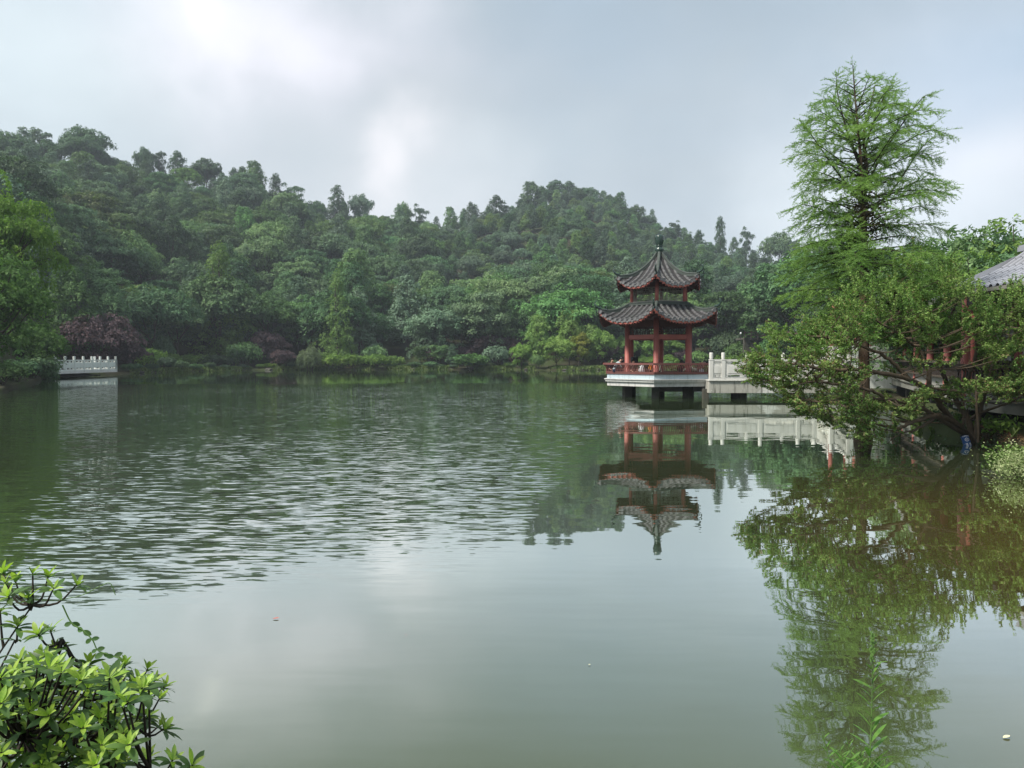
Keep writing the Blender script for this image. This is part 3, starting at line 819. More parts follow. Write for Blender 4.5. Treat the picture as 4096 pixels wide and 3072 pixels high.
# trees and bushes one can tell apart along the far shore: (proto, u, base row, top row, depth, width, name, category, label)
SHORE = [
 ('maple_a', 385, 1470, 1262, 99, 360, 'purple_maple', 'tree', 'big purple maple arching over the white terrace on the left'),
 ('maple_b', 520, 1475, 1375, 101, 150, 'purple_maple', 'tree', 'low purple maple at the right end of the marble terrace'),
 ('bush_g', 630, 1470, 1235, 128, 150, 'grey_green_tree', 'tree', 'grey green bushy tree right of the big purple maple'),
 ('bush_b', 655, 1460, 1345, 118, 90, 'reddish_bush', 'bush', 'dark bush below the grey green tree on the left shore'),
 ('bush_l', 600, 1480, 1395, 109, 120, 'shore_bush', 'bush', 'bright green bush right of the marble terrace'),
 ('bush_l', 672, 1480, 1415, 116, 120, 'shore_bush', 'bush', 'yellow green bush left of the wide olive redwood'),
 ('bush_l', 770, 1478, 1418, 122, 130, 'shore_bush', 'bush', 'rounded yellow green bush in front of the wide olive redwood'),
 ('bush_b', 860, 1478, 1420, 123, 150, 'shore_bush', 'bush', 'dark low bush under the wide olive redwood'),
 ('redwood_a', 880, 1440, 985, 134, 270, 'dawn_redwood', 'tree', 'wide olive green redwood on the far shore left of the small purple maple'),
 ('bush_a', 975, 1472, 1372, 127, 150, 'shore_bush', 'bush', 'green bush between the olive redwood and the small purple maple'),
 ('maple_b', 1075, 1450, 1328, 134, 160, 'purple_maple', 'tree', 'small reddish purple maple on the far shore, tallest of the pair'),
 ('maple_b', 1135, 1475, 1400, 127, 110, 'purple_maple', 'tree', 'low violet maple beside the pale drooping bush'),
 ('willow', 1240, 1478, 1382, 127, 110, 'drooping_bush', 'bush', 'pale green drooping bush at the waterline'),
 ('bush_l', 1320, 1476, 1418, 129, 130, 'hedge_bush', 'bush', 'brightest yellow green clipped bush right of the drooping bush'),
 ('bush_l', 1410, 1476, 1420, 130, 130, 'hedge_bush', 'bush', 'clipped bush under the slender light green redwood'),
 ('bush_l', 1500, 1476, 1418, 130, 120, 'hedge_bush', 'bush', 'right end bush of the clipped hedge row'),
 ('redwood_a', 1352, 1425, 1092, 138, 165, 'dawn_redwood', 'tree', 'slender light green redwood rising behind the clipped hedge'),
 ('bush_a', 1500, 1472, 1383, 134, 100, 'shore_bush', 'bush', 'round bushy shrub behind the right end of the hedge'),
 ('bush_l', 1577, 1476, 1424, 131, 90, 'shore_bush', 'bush', 'small low bush on the bank left of the slim trees'),
 ('smalltree', 1680, 1460, 1385, 137, 70, 'slim_tree', 'tree', 'slim young tree with a bare pale trunk, left one of two'),
 ('smalltree', 1758, 1458, 1380, 138, 90, 'slim_tree', 'tree', 'slim young tree with a bare pale trunk, right one of two'),
 ('maple_b', 1745, 1450, 1390, 142, 110, 'purple_maple', 'tree', 'thin dark red maple behind the slim young trees'),
 ('cone_a', 1810, 1460, 1378, 137, 70, 'feathery_bush', 'bush', 'feathery light green shrub right of the slim trees'),
 ('bush_a', 1880, 1475, 1415, 131, 150, 'shore_bush', 'bush', 'wide low bush right of the feathery shrub'),
 ('maple_b', 1860, 1450, 1385, 145, 130, 'purple_maple', 'tree', 'dark violet maple behind the wide low bush'),
 ('maple_b', 1950, 1450, 1340, 146, 150, 'purple_maple', 'tree', 'purple maple left of the grey green bush'),
 ('maple_b', 2050, 1455, 1335, 147, 150, 'purple_maple', 'tree', 'purple maple behind the grey green bush, next to the islet'),
 ('bush_g', 1990, 1477, 1385, 134, 110, 'grey_green_bush', 'bush', 'grey green bush at the waterline left of the islet'),
 ('maple_b', 2070, 1475, 1400, 138, 80, 'purple_maple', 'tree', 'low dark maple at the left foot of the islet'),
 ('camphor_a', 2155, 1470, 1262, 128, 115, 'camphor_tree', 'tree', 'tall light green camphor tree at the left end of the islet'),
 ('camphor_b', 2085, 1470, 1375, 129, 105, 'camphor_tree', 'tree', 'low light green tree leaning left from the islet'),
 ('camphor_a', 2275, 1468, 1240, 133, 125, 'camphor_tree', 'tree', 'tallest camphor tree in the middle of the islet'),
 ('camphor_b', 2225, 1470, 1350, 125, 150, 'camphor_tree', 'tree', 'wide light green tree in front of the middle of the islet'),
 ('camphor_y', 2318, 1466, 1330, 130, 90, 'yellow_tree', 'tree', 'yellowish small tree in the middle of the islet'),
 ('camphor_y', 2330, 1470, 1385, 126, 60, 'yellow_tree', 'tree', 'brightest yellow shrub low on the islet'),
 ('camphor_a', 2355, 1466, 1300, 133, 110, 'camphor_tree', 'tree', 'light green tree on the islet right of the yellow one'),
 ('camphor_b', 2405, 1466, 1318, 131, 120, 'camphor_tree', 'tree', 'light green tree left of the pavilion railing'),
 ('bush_a', 2150, 1475, 1420, 125, 70, 'islet_bush', 'bush', 'small bright shrub on the left tip of the islet'),
 ('maple_b', 2420, 1462, 1375, 137, 120, 'purple_maple', 'tree', 'brown purple maple behind the left end of the pavilion railing'),
 ('camphor_b', 2500, 1462, 1345, 138, 110, 'camphor_tree', 'tree', 'light green tree seen just left of the pavilion posts'),
 ('camphor_b', 2600, 1460, 1362, 140, 100, 'camphor_tree', 'tree', 'light green tree seen between the left and middle posts'),
 ('camphor_b', 2680, 1460, 1355, 140, 120, 'camphor_tree', 'tree', 'light green tree seen between the middle and right posts'),
 ('bush_l', 2590, 1470, 1428, 136, 120, 'shore_bush', 'bush', 'low hedge seen through the left opening of the pavilion'),
 ('bush_l', 2665, 1470, 1428, 136, 110, 'shore_bush', 'bush', 'low hedge seen through the right opening of the pavilion'),
 ('maple_b', 2730, 1462, 1400, 139, 100, 'purple_maple', 'tree', 'brown maple seen behind the right post of the pavilion'),
 ('maple_b', 2835, 1440, 1270, 143, 150, 'purple_maple', 'tree', 'dark purple maple right of the pavilion above the balustrade'),
 ('bush_a', 2790, 1465, 1405, 134, 110, 'brown_bush', 'bush', 'brownish low bush right of the pavilion behind the railing'),
 ('bush_b', 2905, 1450, 1330, 132, 140, 'shore_bush', 'bush', 'layered dark green bush above the two white posts'),
 ('bush_a', 2960, 1455, 1370, 126, 150, 'shore_bush', 'bush', 'green bush behind the long balustrade panel'),
 ('bush_l', 2920, 1458, 1420, 122, 150, 'shore_bush', 'bush', 'bright low hedge just above the balustrade rail'),
 ('bush_l', 3030, 1458, 1425, 118, 140, 'shore_bush', 'bush', 'low hedge right of the long balustrade panel'),
 ('oval_a', 3030, 1440, 1195, 136, 190, 'broadleaf_tree', 'tree', 'mid green tree over the hillside path right of the pavilion'),
 ('bush_a', 3120, 1440, 1340, 118, 140, 'shore_bush', 'bush', 'green bush at the right end of the hillside path'),
]
for key, u, v0, v1, Y, w, nm, cat, lab in SHORE:
    fit_tree(key, u, v0, v1, Y, lab, w=w, name=nm, cat=cat)


# trees that stand out against the sky along the ridge: (proto, u, top row, width)
for key, u, v1, w, lab in [
    ('ragged_a', 60, 545, 70, 'ragged tree on the skyline at the far left'), ('oval_b', 150, 512, 80, 'pointed tree on the left skyline, taller of the close pair'), ('ragged_a', 195, 520, 55, 'thin ragged tree beside the tall pointed one on the left skyline'),
    ('dome_b', 350, 512, 190, 'wide dark umbrella crowned tree highest on the left skyline'), ('round_a', 590, 592, 90, 'dark round tree on the left skyline right of the umbrella crown'), ('ragged_a', 645, 600, 60, 'thin spiky tree on the skyline beside the dark round one'),
    ('oval_b', 715, 606, 80, 'upright dark tree standing alone on the left skyline'), ('dome_b', 830, 640, 140, 'broad dark crown on the left skyline above the olive redwood'), ('oval_b', 940, 672, 50, 'narrow dark tree on the skyline, left one of four'),
    ('oval_b', 975, 668, 60, 'narrow dark tree on the skyline, second of four'), ('oval_a', 1035, 690, 55, 'narrow green tree on the skyline, third of four'), ('oval_b', 1105, 695, 60, 'narrow dark tree on the skyline, right one of four'),
    ('ragged_a', 1180, 735, 90, 'loose ragged tree on the falling skyline left of centre'), ('cone_a', 1350, 742, 110, 'cone topped tree on the skyline above the slender redwood'), ('dome_c', 1440, 778, 110, 'flat crowned tree right of the cone topped one on the skyline'),
    ('round_b', 1615, 812, 70, 'round tree in the dip of the skyline, left of the gap'), ('ragged_a', 1680, 822, 70, 'open dark tree in the dip of the skyline'), ('oval_a', 1800, 828, 60, 'upright tree on the skyline where the second hill begins'),
    ('cone_a', 1900, 818, 70, 'pointed tree on the rising skyline of the second hill'), ('oval_b', 1985, 782, 80, 'dark upright tree on the left shoulder of the second hill'), ('oval_a', 2122, 728, 95, 'tall twin crowned tree on the second summit, left'),
    ('oval_b', 2165, 745, 60, 'smaller dark tree beside the tall one on the second summit'), ('oval_b', 2225, 722, 100, 'tallest dark tree on the second summit'), ('oval_b', 2275, 726, 80, 'dark tree right of the tallest on the second summit'),
    ('round_a', 2350, 752, 90, 'round tree on the right side of the second summit'), ('oval_a', 2480, 770, 60, 'small upright tree on the slope right of the second summit'), ('oval_b', 2880, 868, 50, 'lone pointed tree on the skyline right of the pavilion'),
    ('ragged_a', 2985, 912, 60, 'small tree with flat tufts on the skyline right of the pavilion'), ('dome_b', 3115, 932, 150, 'dark domed tree on the skyline beside the pond tree'), ('ragged_a', 3185, 950, 50, 'small ragged tree on the skyline touching the pond tree')]:
    s_ = US(u); yr_ = float(np.interp(s_, R_S, R_Y)) - 4
    fit_tree(key, u, 1000, v1, yr_, lab, w=w, group='trees of the wooded hills')

# low growth that breaks the edge of the far bank
def build_bank_bushes():
    from collections import Counter
    cn = Counter()
    W_ = ['leftmost', 'second', 'third', 'fourth', 'fifth', 'sixth', 'seventh', 'eighth', 'ninth', 'tenth', 'eleventh', 'twelfth', 'thirteenth', 'fourteenth']
    def lab_ord(sd):
        cn[sd] += 1; return W_[cn[sd] - 1]
    r = np.random.default_rng(44)
    spots = [(float(a), b_) for a, b_ in zip(list(range(540, 1200, 60)) + list(range(1560, 2100, 52)) + list(range(2450, 3150, 70)), [None] * 60)]
    kinds = ['bush_a', 'bush_b', 'bush_g', 'bush_l', 'bush_b', 'bush_a']
    names_ = {'bush_a': 'mid green', 'bush_b': 'dark green', 'bush_g': 'grey green', 'bush_l': 'yellow green'}
    spots = [a for a, _ in spots]
    for i, u in enumerate(sorted(spots)):
        u += r.uniform(-18, 18); s = US(u); ys = float(np.interp(s, SH_S, SH_Y))
        k_ = kinds[int(r.integers(6))]
        side = 'left of the slender redwood' if u < 1300 else ('between the hedge and the islet' if u < 2200 else 'behind and right of the pavilion')
        place_tree(k_, s * (ys + 1.2), ys + r.uniform(0.6, 2.4), '%s small %s waterside bush %s' % (lab_ord(side), names_[k_], side), 'shore_bush', 'bush', r.uniform(0.35, 0.7), r.uniform(0.6, 1.1), group='small bushes at the far waterline')
build_bank_bushes()

def build_rocks():
    r = np.random.default_rng(21); t = plain('shore_rock', (0.085, 0.080, 0.068), .9, .2, .35, 1.2, .8, .05)
    for i, (u, d, s_, lab) in enumerate([(560, .2, .7, 'grey rock at the waterline right of the terrace'), (1075, .1, .8, 'brownish rock below the small purple maple'), (1650, .2, .5, 'small rock on the grassy bank left of the slim trees'), (2110, .0, .7, 'flat rock at the left tip of the islet'), (2260, .0, .6, 'low rock in front of the islet'), (2390, .1, .5, 'small rock at the right end of the islet')]):
        s = US(u); Y = float(np.interp(s, SH_S, SH_Y)) + d
        V, Fq = [], []
        for a in range(6):
            for c in range(9):
                th, ph = math.pi * a / 5, 6.283 * c / 9; q = 0.6 * s_ * (1 + r.uniform(-.22, .22))
                V.append([q * 1.4 * math.sin(th) * math.cos(ph), q * math.sin(th) * math.sin(ph), q * .55 * math.cos(th)])
        Fq = [[a * 9 + c, a * 9 + (c + 1) % 9, (a + 1) * 9 + (c + 1) % 9, (a + 1) * 9 + c][::-1] for a in range(5) for c in range(9)]
        b = MB(); b.add(V, Fq); b.build('shore_rock', t, None, loc=(s * Y, Y, 0.12), label=lab, category='rock')
build_rocks()

# near left shore
fit_tree('bigdome', 0, 1500, 725, 56, 'bright green tree at the left edge, reaching over the water', w=470, name='shore_tree')
fit_tree('bigdome_b', -70, 1520, 1000, 48, 'lower green tree hanging over the water at the left edge', w=520, name='shore_tree')
fit_tree('bigdome_b', 135, 1510, 1290, 66, 'dark shrubby tree between the left edge and the marble terrace', w=260, name='shore_tree')
fit_tree('bush_l', 205, 1490, 1420, 80, 'pale bush at the left end of the marble terrace', w=70, name='shore_bush', cat='bush')
fit_tree('bush_b', 60, 1520, 1440, 54, 'dark bush touching the water below the left trees', w=200, name='shore_bush', cat='bush')

fit_tree('bush_b', 130, 1510, 1425, 64, 'dark bush on the bank left of the terrace', w=200, name='shore_bush', cat='bush')
fit_tree('bush_a', 0, 1530, 1450, 47, 'mid green bush at the very left edge by the water', w=220, name='shore_bush', cat='bush')
fit_tree('bush_a', 178, 1500, 1440, 71, 'low green bush between the dark bush and the terrace', w=110, name='shore_bush', cat='bush')
# behind the corridor on the right
for key, u, v1, Y, w, lab, nm in [
    ('loquat', 3760, 955, 34, 260, 'drooping leaved tree above the corridor roof, left of three', 'loquat_tree'),
    ('loquat', 3900, 940, 33, 300, 'drooping leaved tree above the corridor roof, middle of three', 'loquat_tree'),
    ('loquat_l', 4070, 895, 32, 300, 'tree with flat leafy sprays at the right edge above the roof', 'broadleaf_tree'),
    ('loquat_l', 3660, 1050, 44, 260, 'light green tree behind the feathery pond tree', 'broadleaf_tree'),
    ('round_b', 3560, 1050, 58, 260, 'dark green tree right of the pond tree trunk', 'broadleaf_tree'),
    ('round_a', 3420, 1040, 80, 260, 'dark round tree behind the feathery pond tree', 'broadleaf_tree'),
    ('dome_b', 3230, 1010, 110, 330, 'dark domed tree left of the feathery pond tree', 'broadleaf_tree'),
    ('loquat_l', 3880, 1020, 30, 260, 'bright green tree just over the corridor ridge', 'broadleaf_tree')]:
    fit_tree(key, u, 1440, v1, Y, lab, name=nm)

# grass along the waterline
def build_grass():
    r = np.random.default_rng(8)
    b = MB(); P, hh = [], []
    for lo, hi, n, h_, w_ in ((520, 720, 900, 0.35, 2.5), (690, 1180, 3500, 0.30, 2.6), (1180, 2060, 6500, 0.34, 4.0), (2085, 2440, 7000, 0.34, 6.5), (2440, 3150, 2500, 0.4, 3.0), (3650, 4150, 500, 0.22, 1.6)):
        u = r.uniform(lo, hi, n); s = (u - CX) / F
        Y = np.interp(s, SH_S, SH_Y) + r.uniform(-0.35, w_, n)
        P.append(np.stack([s * Y, Y, ground_z(s * Y, Y)], 1)); hh.append(r.uniform(0.5, 1.3, n) * h_)
    P = np.vstack(P); hh = np.concatenate(hh); n = len(P)
    keep = (np.sin(P[:, 0] * 0.9) + np.sin(P[:, 0] * 0.37 + 2) + r.normal(0, .5, n)) > -0.2
    P, hh = P[keep], hh[keep] * r.uniform(0.5, 1.3, keep.sum()); n = len(P)
    for q in range(3):
        a = r.uniform(0, 6.28, n); w = hh * 0.28
        lean = np.stack([np.cos(a), np.sin(a), np.zeros(n)], 1) * (hh * 0.4)[:, None]
        side = np.stack([-np.sin(a), np.cos(a), np.zeros(n)], 1) * w[:, None]
        Z = np.array([0, 0, 1.0])
        V = np.stack([P - side, P + side, P + lean + side * 0.3 + Z * hh[:, None], P + lean * 1.5 - side * 0.1 + Z * hh[:, None] * 0.9], 1).reshape(-1, 3)
        b.add(V, np.arange(n * 4).reshape(n, 4))
    b.build('bank_grass', M['grass'], kind='stuff', label='short grass and reeds along the far waterline')
build_grass()

# ------------------------------------------------------------------ pavilion
PC = at(2634, 1500, 40.0); PC.z = 0
PROT = math.radians(-15.6)
HA = [math.radians(-90 + 60 * q) for q in range(6)]
def pz(v, D): return H + (YH - v) * D / F

def lerp_curve(xs, ys):
    """smooth curve through points"""
    xs, ys = np.array(xs, float), np.array(ys, float)
    m = np.gradient(ys, xs)
    def f(x):
        x = np.clip(x, xs[0], xs[-1])
        i = np.clip(np.searchsorted(xs, x) - 1, 0, len(xs) - 2)
        h = xs[i + 1] - xs[i]; t = (x - xs[i]) / h
        return (2 * t**3 - 3 * t**2 + 1) * ys[i] + (t**3 - 2 * t**2 + t) * h * m[i] + (-2 * t**3 + 3 * t**2) * ys[i + 1] + (t**3 - t**2) * h * m[i + 1]
    return f

class Roof:
    def __init__(self, R0, R1, mid, cor):
        """mid, cor: height curves over t = 0 (top) .. 1 (eave) at the middle and at the corners"""
        self.R0, self.R1, self.mid, self.cor = R0, R1, mid, cor
        self.a0, self.a1 = R0 * math.cos(math.pi / 6), R1 * math.cos(math.pi / 6)
    def z(self, a, w):
        """height at inradius distance a, sideways distance w from the face's middle line"""
        t = np.clip((a - self.a0) / (self.a1 - self.a0), 0, 1.02)
        u = np.clip(np.abs(w) / (np.maximum(a, 1e-3) * math.tan(math.pi / 6)), 0, 1.0)
        k_ = u ** 2.6
        return self.mid(t) * (1 - k_) + self.cor(t) * k_
    def pt(self, face, a, w, dz=0.0):
        th = math.radians(-60 + 60 * face)          # outward direction of this face
        a, w = np.asarray(a, float), np.asarray(w, float)
        z = self.z(a, w) + dz
        # eaves swing outwards a little towards the corners
        t = np.clip((a - self.a0) / (self.a1 - self.a0), 0, 1)
        return np.stack([a * math.cos(th) - w * math.sin(th), a * math.sin(th) + w * math.cos(th), z], -1)

def build_roof(root, roof, ncol, name, hip_extra, r_tile=0.085, seg=0.235):
    tan = math.tan(math.pi / 6)
    side = roof.R1
    pitch = side / ncol
    disc = None
    for f in range(6):
        # stepped bed of concave tiles between the round rows
        b = MB()
        rows = int((roof.a1 - roof.a0) / 0.11)
        cols = 22
        V = []
        for i in range(rows):
            for dz, aa in ((0.022, i), (0.0, i + 1)):
                a = roof.a0 + (roof.a1 - roof.a0) * aa / rows
                w = np.linspace(-1, 1, cols) * a * tan
                V.append(roof.pt(f, np.full(cols, a), w, dz))
        V = np.vstack(V)
        Fq = [[r_ * cols + c, r_ * cols + c + 1, (r_ + 1) * cols + c + 1, (r_ + 1) * cols + c][::-1] for r_ in range(rows * 2 - 1) for c in range(cols - 1)]
        b.add(V, Fq)
        # soffit
        V = []
        for aa in (0.0, 0.35, 0.7, 0.985):
            a = roof.a0 + (roof.a1 - roof.a0) * aa
            w = np.linspace(-1, 1, cols) * a * tan
            V.append(roof.pt(f, np.full(cols, a), w, -0.10 - 0.10 * aa))
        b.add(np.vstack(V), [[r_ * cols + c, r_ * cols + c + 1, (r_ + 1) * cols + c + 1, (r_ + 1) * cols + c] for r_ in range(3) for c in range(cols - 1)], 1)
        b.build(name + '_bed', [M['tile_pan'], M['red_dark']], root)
        # round tile rows, each tile a short tapered half tube
        for c in range(ncol):
            w = (c + 0.5 - ncol / 2) * pitch
            amin = max(roof.a0, abs(w) / tan + 0.10)
            L = roof.a1 + 0.02 - amin
            if L < 0.12: continue
            nt = max(1, int(round(L / seg)))
            tb = MB()
            for i in range(nt):
                a_a = amin + L * i / nt - (0.015 if i else 0); a_b = amin + L * (i + 1) / nt
                rings = []
                for a, rr, up in ((a_a, r_tile * 0.86, 0.0), (a_b, r_tile, 0.012)):
                    for q in range(6):
                        an = math.pi * q / 5
                        wx = w + rr * math.cos(an)
                        zz_ = float(roof.z(a, w)) + rr * math.sin(an) * 1.1 + up
                        p = roof.pt(f, a, wx); p[2] = zz_
                        rings.append(p)
                # lip of each tile
                tb.add(rings, [[q, q + 1, 7 + q, 6 + q] for q in range(5)])
            tb.build('tile_row', M['tile'], root, smooth=False)
            # round end tile and hanging drip tile
            th = math.radians(-60 + 60 * f)
            p = roof.pt(f, roof.a1 + 0.035, w)
            if disc is None:
                db = MB()
                an = np.arange(14) * 2 * math.pi / 14
                ring = lambda rr, y: [[rr * math.cos(a), y, rr * math.sin(a)] for a in an]
                V = ring(r_tile * 1.05, 0.05) + ring(r_tile * 1.25, 0.0) + ring(r_tile * 1.05, -0.02) + ring(r_tile * 0.8, -0.005) + [[0, -0.012, 0]]
                Fq = [[i * 14 + j, i * 14 + (j + 1) % 14, (i + 1) * 14 + (j + 1) % 14, (i + 1) * 14 + j] for i in range(3) for j in range(14)]
                db.add(V, Fq); db.add(V, [[42 + j, 42 + (j + 1) % 14, 56] for j in range(14)])
                disc = db.mesh('end_tile', M['tile_light'])
                db = MB()
                db.add([[-0.10, 0, 0.02], [0.10, 0, 0.02], [0.07, -0.02, -0.07], [0, -0.03, -0.12], [-0.07, -0.02, -0.07],
                        [-0.10, 0.02, 0.02], [0.10, 0.02, 0.02], [0.07, 0.0, -0.07], [0, -0.01, -0.12], [-0.07, 0.0, -0.07]],
                       [[0, 1, 2, 3, 4], [9, 8, 7, 6, 5]])
                drip = db.mesh('drip_tile', M['tile'])
            link('end_tile', disc, root, tuple(p + np.array([0, 0, r_tile * 0.55])), (0, 0, th + math.pi / 2))
            if c < ncol - 1:
                p = roof.pt(f, roof.a1 + 0.03, w + pitch / 2)
                link('drip_tile', drip, root, tuple(p), (0, 0, th + math.pi / 2))
        # red eave board with rafter ends
        eb = MB(); n = 26
        w = np.linspace(-1, 1, n) * roof.a1 * tan * 0.985
        top = roof.pt(f, np.full(n, roof.a1 - 0.01), w, -0.045)
        bot = roof.pt(f, np.full(n, roof.a1 - 0.015), w, -0.15)
        bi = roof.pt(f, np.full(n, roof.a1 - 0.07), w, -0.15)
        V = np.vstack([top, bot, bi])
        eb.add(V, [[q, n + q, n + q + 1, q + 1] for q in range(n - 1)] + [[n + q, 2 * n + q, 2 * n + q + 1, n + q + 1] for q in range(n - 1)])
        eb.build('eave_board', M['red_eave'], root)
        rb = MB(); nr = int(side / 0.165)
        for q in range(nr):
            ww = (q + 0.5 - nr / 2) * side / nr * 0.97
            p0 = roof.pt(f, roof.a1 - 0.055, ww, -0.175); p1 = roof.pt(f, max(roof.a1 - 0.65, abs(ww) / tan), ww, -0.21)
            rb.beam(p0, p1, 0.075, 0.07, 1)
            e = unit(p0 - p1); rb.beam(p0, p0 + e * 0.012, 0.075, 0.07, 0)
        rb.build('rafters', [M['red_eave'], M['red_dark']], root, kind='stuff')
    # hip ridges with curled tips
    for q in range(6):
        th = HA[q]
        hb = MB()
        ts = np.linspace(0, 1.0, 22)
        Rr = roof.R0 + (roof.R1 - roof.R0) * ts
        zc = roof.cor(ts)
        P = [np.array([r_ * math.cos(th), r_ * math.sin(th), z]) for r_, z in zip(Rr, zc)]
        e = np.array([math.cos(th), math.sin(th), 0]); s = np.array([-math.sin(th), math.cos(th), 0])
        V = []
        prof = [(-0.085, -0.03), (-0.085, 0.06), (-0.055, 0.065), (-0.055, 0.13), (-0.075, 0.135), (-0.06, 0.185), (0, 0.20), (0.06, 0.185), (0.075, 0.135), (0.055, 0.13), (0.055, 0.065), (0.085, 0.06), (0.085, -0.03)]
        m = len(prof)
        for i, p in enumerate(P):
            kf = 1.0 if i < 18 else 1.0 - 0.10 * (i - 17)
            for x, z in prof:
                V.append(p + s * x * kf + np.array([0, 0, z * kf]))
        hb.add(V, [[i * m + j, i * m + j + 1, (i + 1) * m + j + 1, (i + 1) * m + j][::-1] for i in range(len(P) - 1) for j in range(m - 1)])
        hb.add(V[-m:], [list(range(m))])
        hb.build('hip_ridge', M['ridge'], root, smooth=False)
        cb = MB()
        # curl at the tip
        tip = P[-1] + np.array([0, 0, 0.09])
        cur = [tip - e * 0.12, tip + e * 0.05 + [0, 0, 0.03], tip + e * 0.17 + [0, 0, 0.12], tip + e * 0.22 + [0, 0, 0.24], tip + e * 0.19 + [0, 0, 0.34], tip + e * 0.12 + [0, 0, 0.38], tip + e * 0.09 + [0, 0, 0.35]]
        cb.tube(cur, [0.07, 0.06, 0.05, 0.04, 0.032, 0.025, 0.012], 7)
        if hip_extra:
            q2 = P[15] + np.array([0, 0, 0.17])
            cb.tube([q2, q2 + e * 0.06 + [0, 0, 0.07], q2 + e * 0.04 + [0, 0, 0.13]], [0.04, 0.03, 0.012], 6)
        # scroll tile under the tip and corner beam end
        cb.tube([tip + e * 0.10 - [0, 0, 0.10], tip + e * 0.14 - [0, 0, 0.20], tip + e * 0.10 - [0, 0, 0.26]], [0.035, 0.04, 0.02], 6)
        cb.build('curled_tip', M['glaze'], root, smooth=True)
        bb = MB()
        z_c = float(roof.cor(1.0))
        bb.beam(np.array([e[0] * (roof.R1 - 0.15), e[1] * (roof.R1 - 0.15), z_c - 0.24]), np.array([e[0] * roof.R1 * 0.55, e[1] * roof.R1 * 0.55, float(roof.cor(0.45)) - 0.30]), 0.13, 0.15)
        bb.build('corner_beam', M['red_dark'], root)

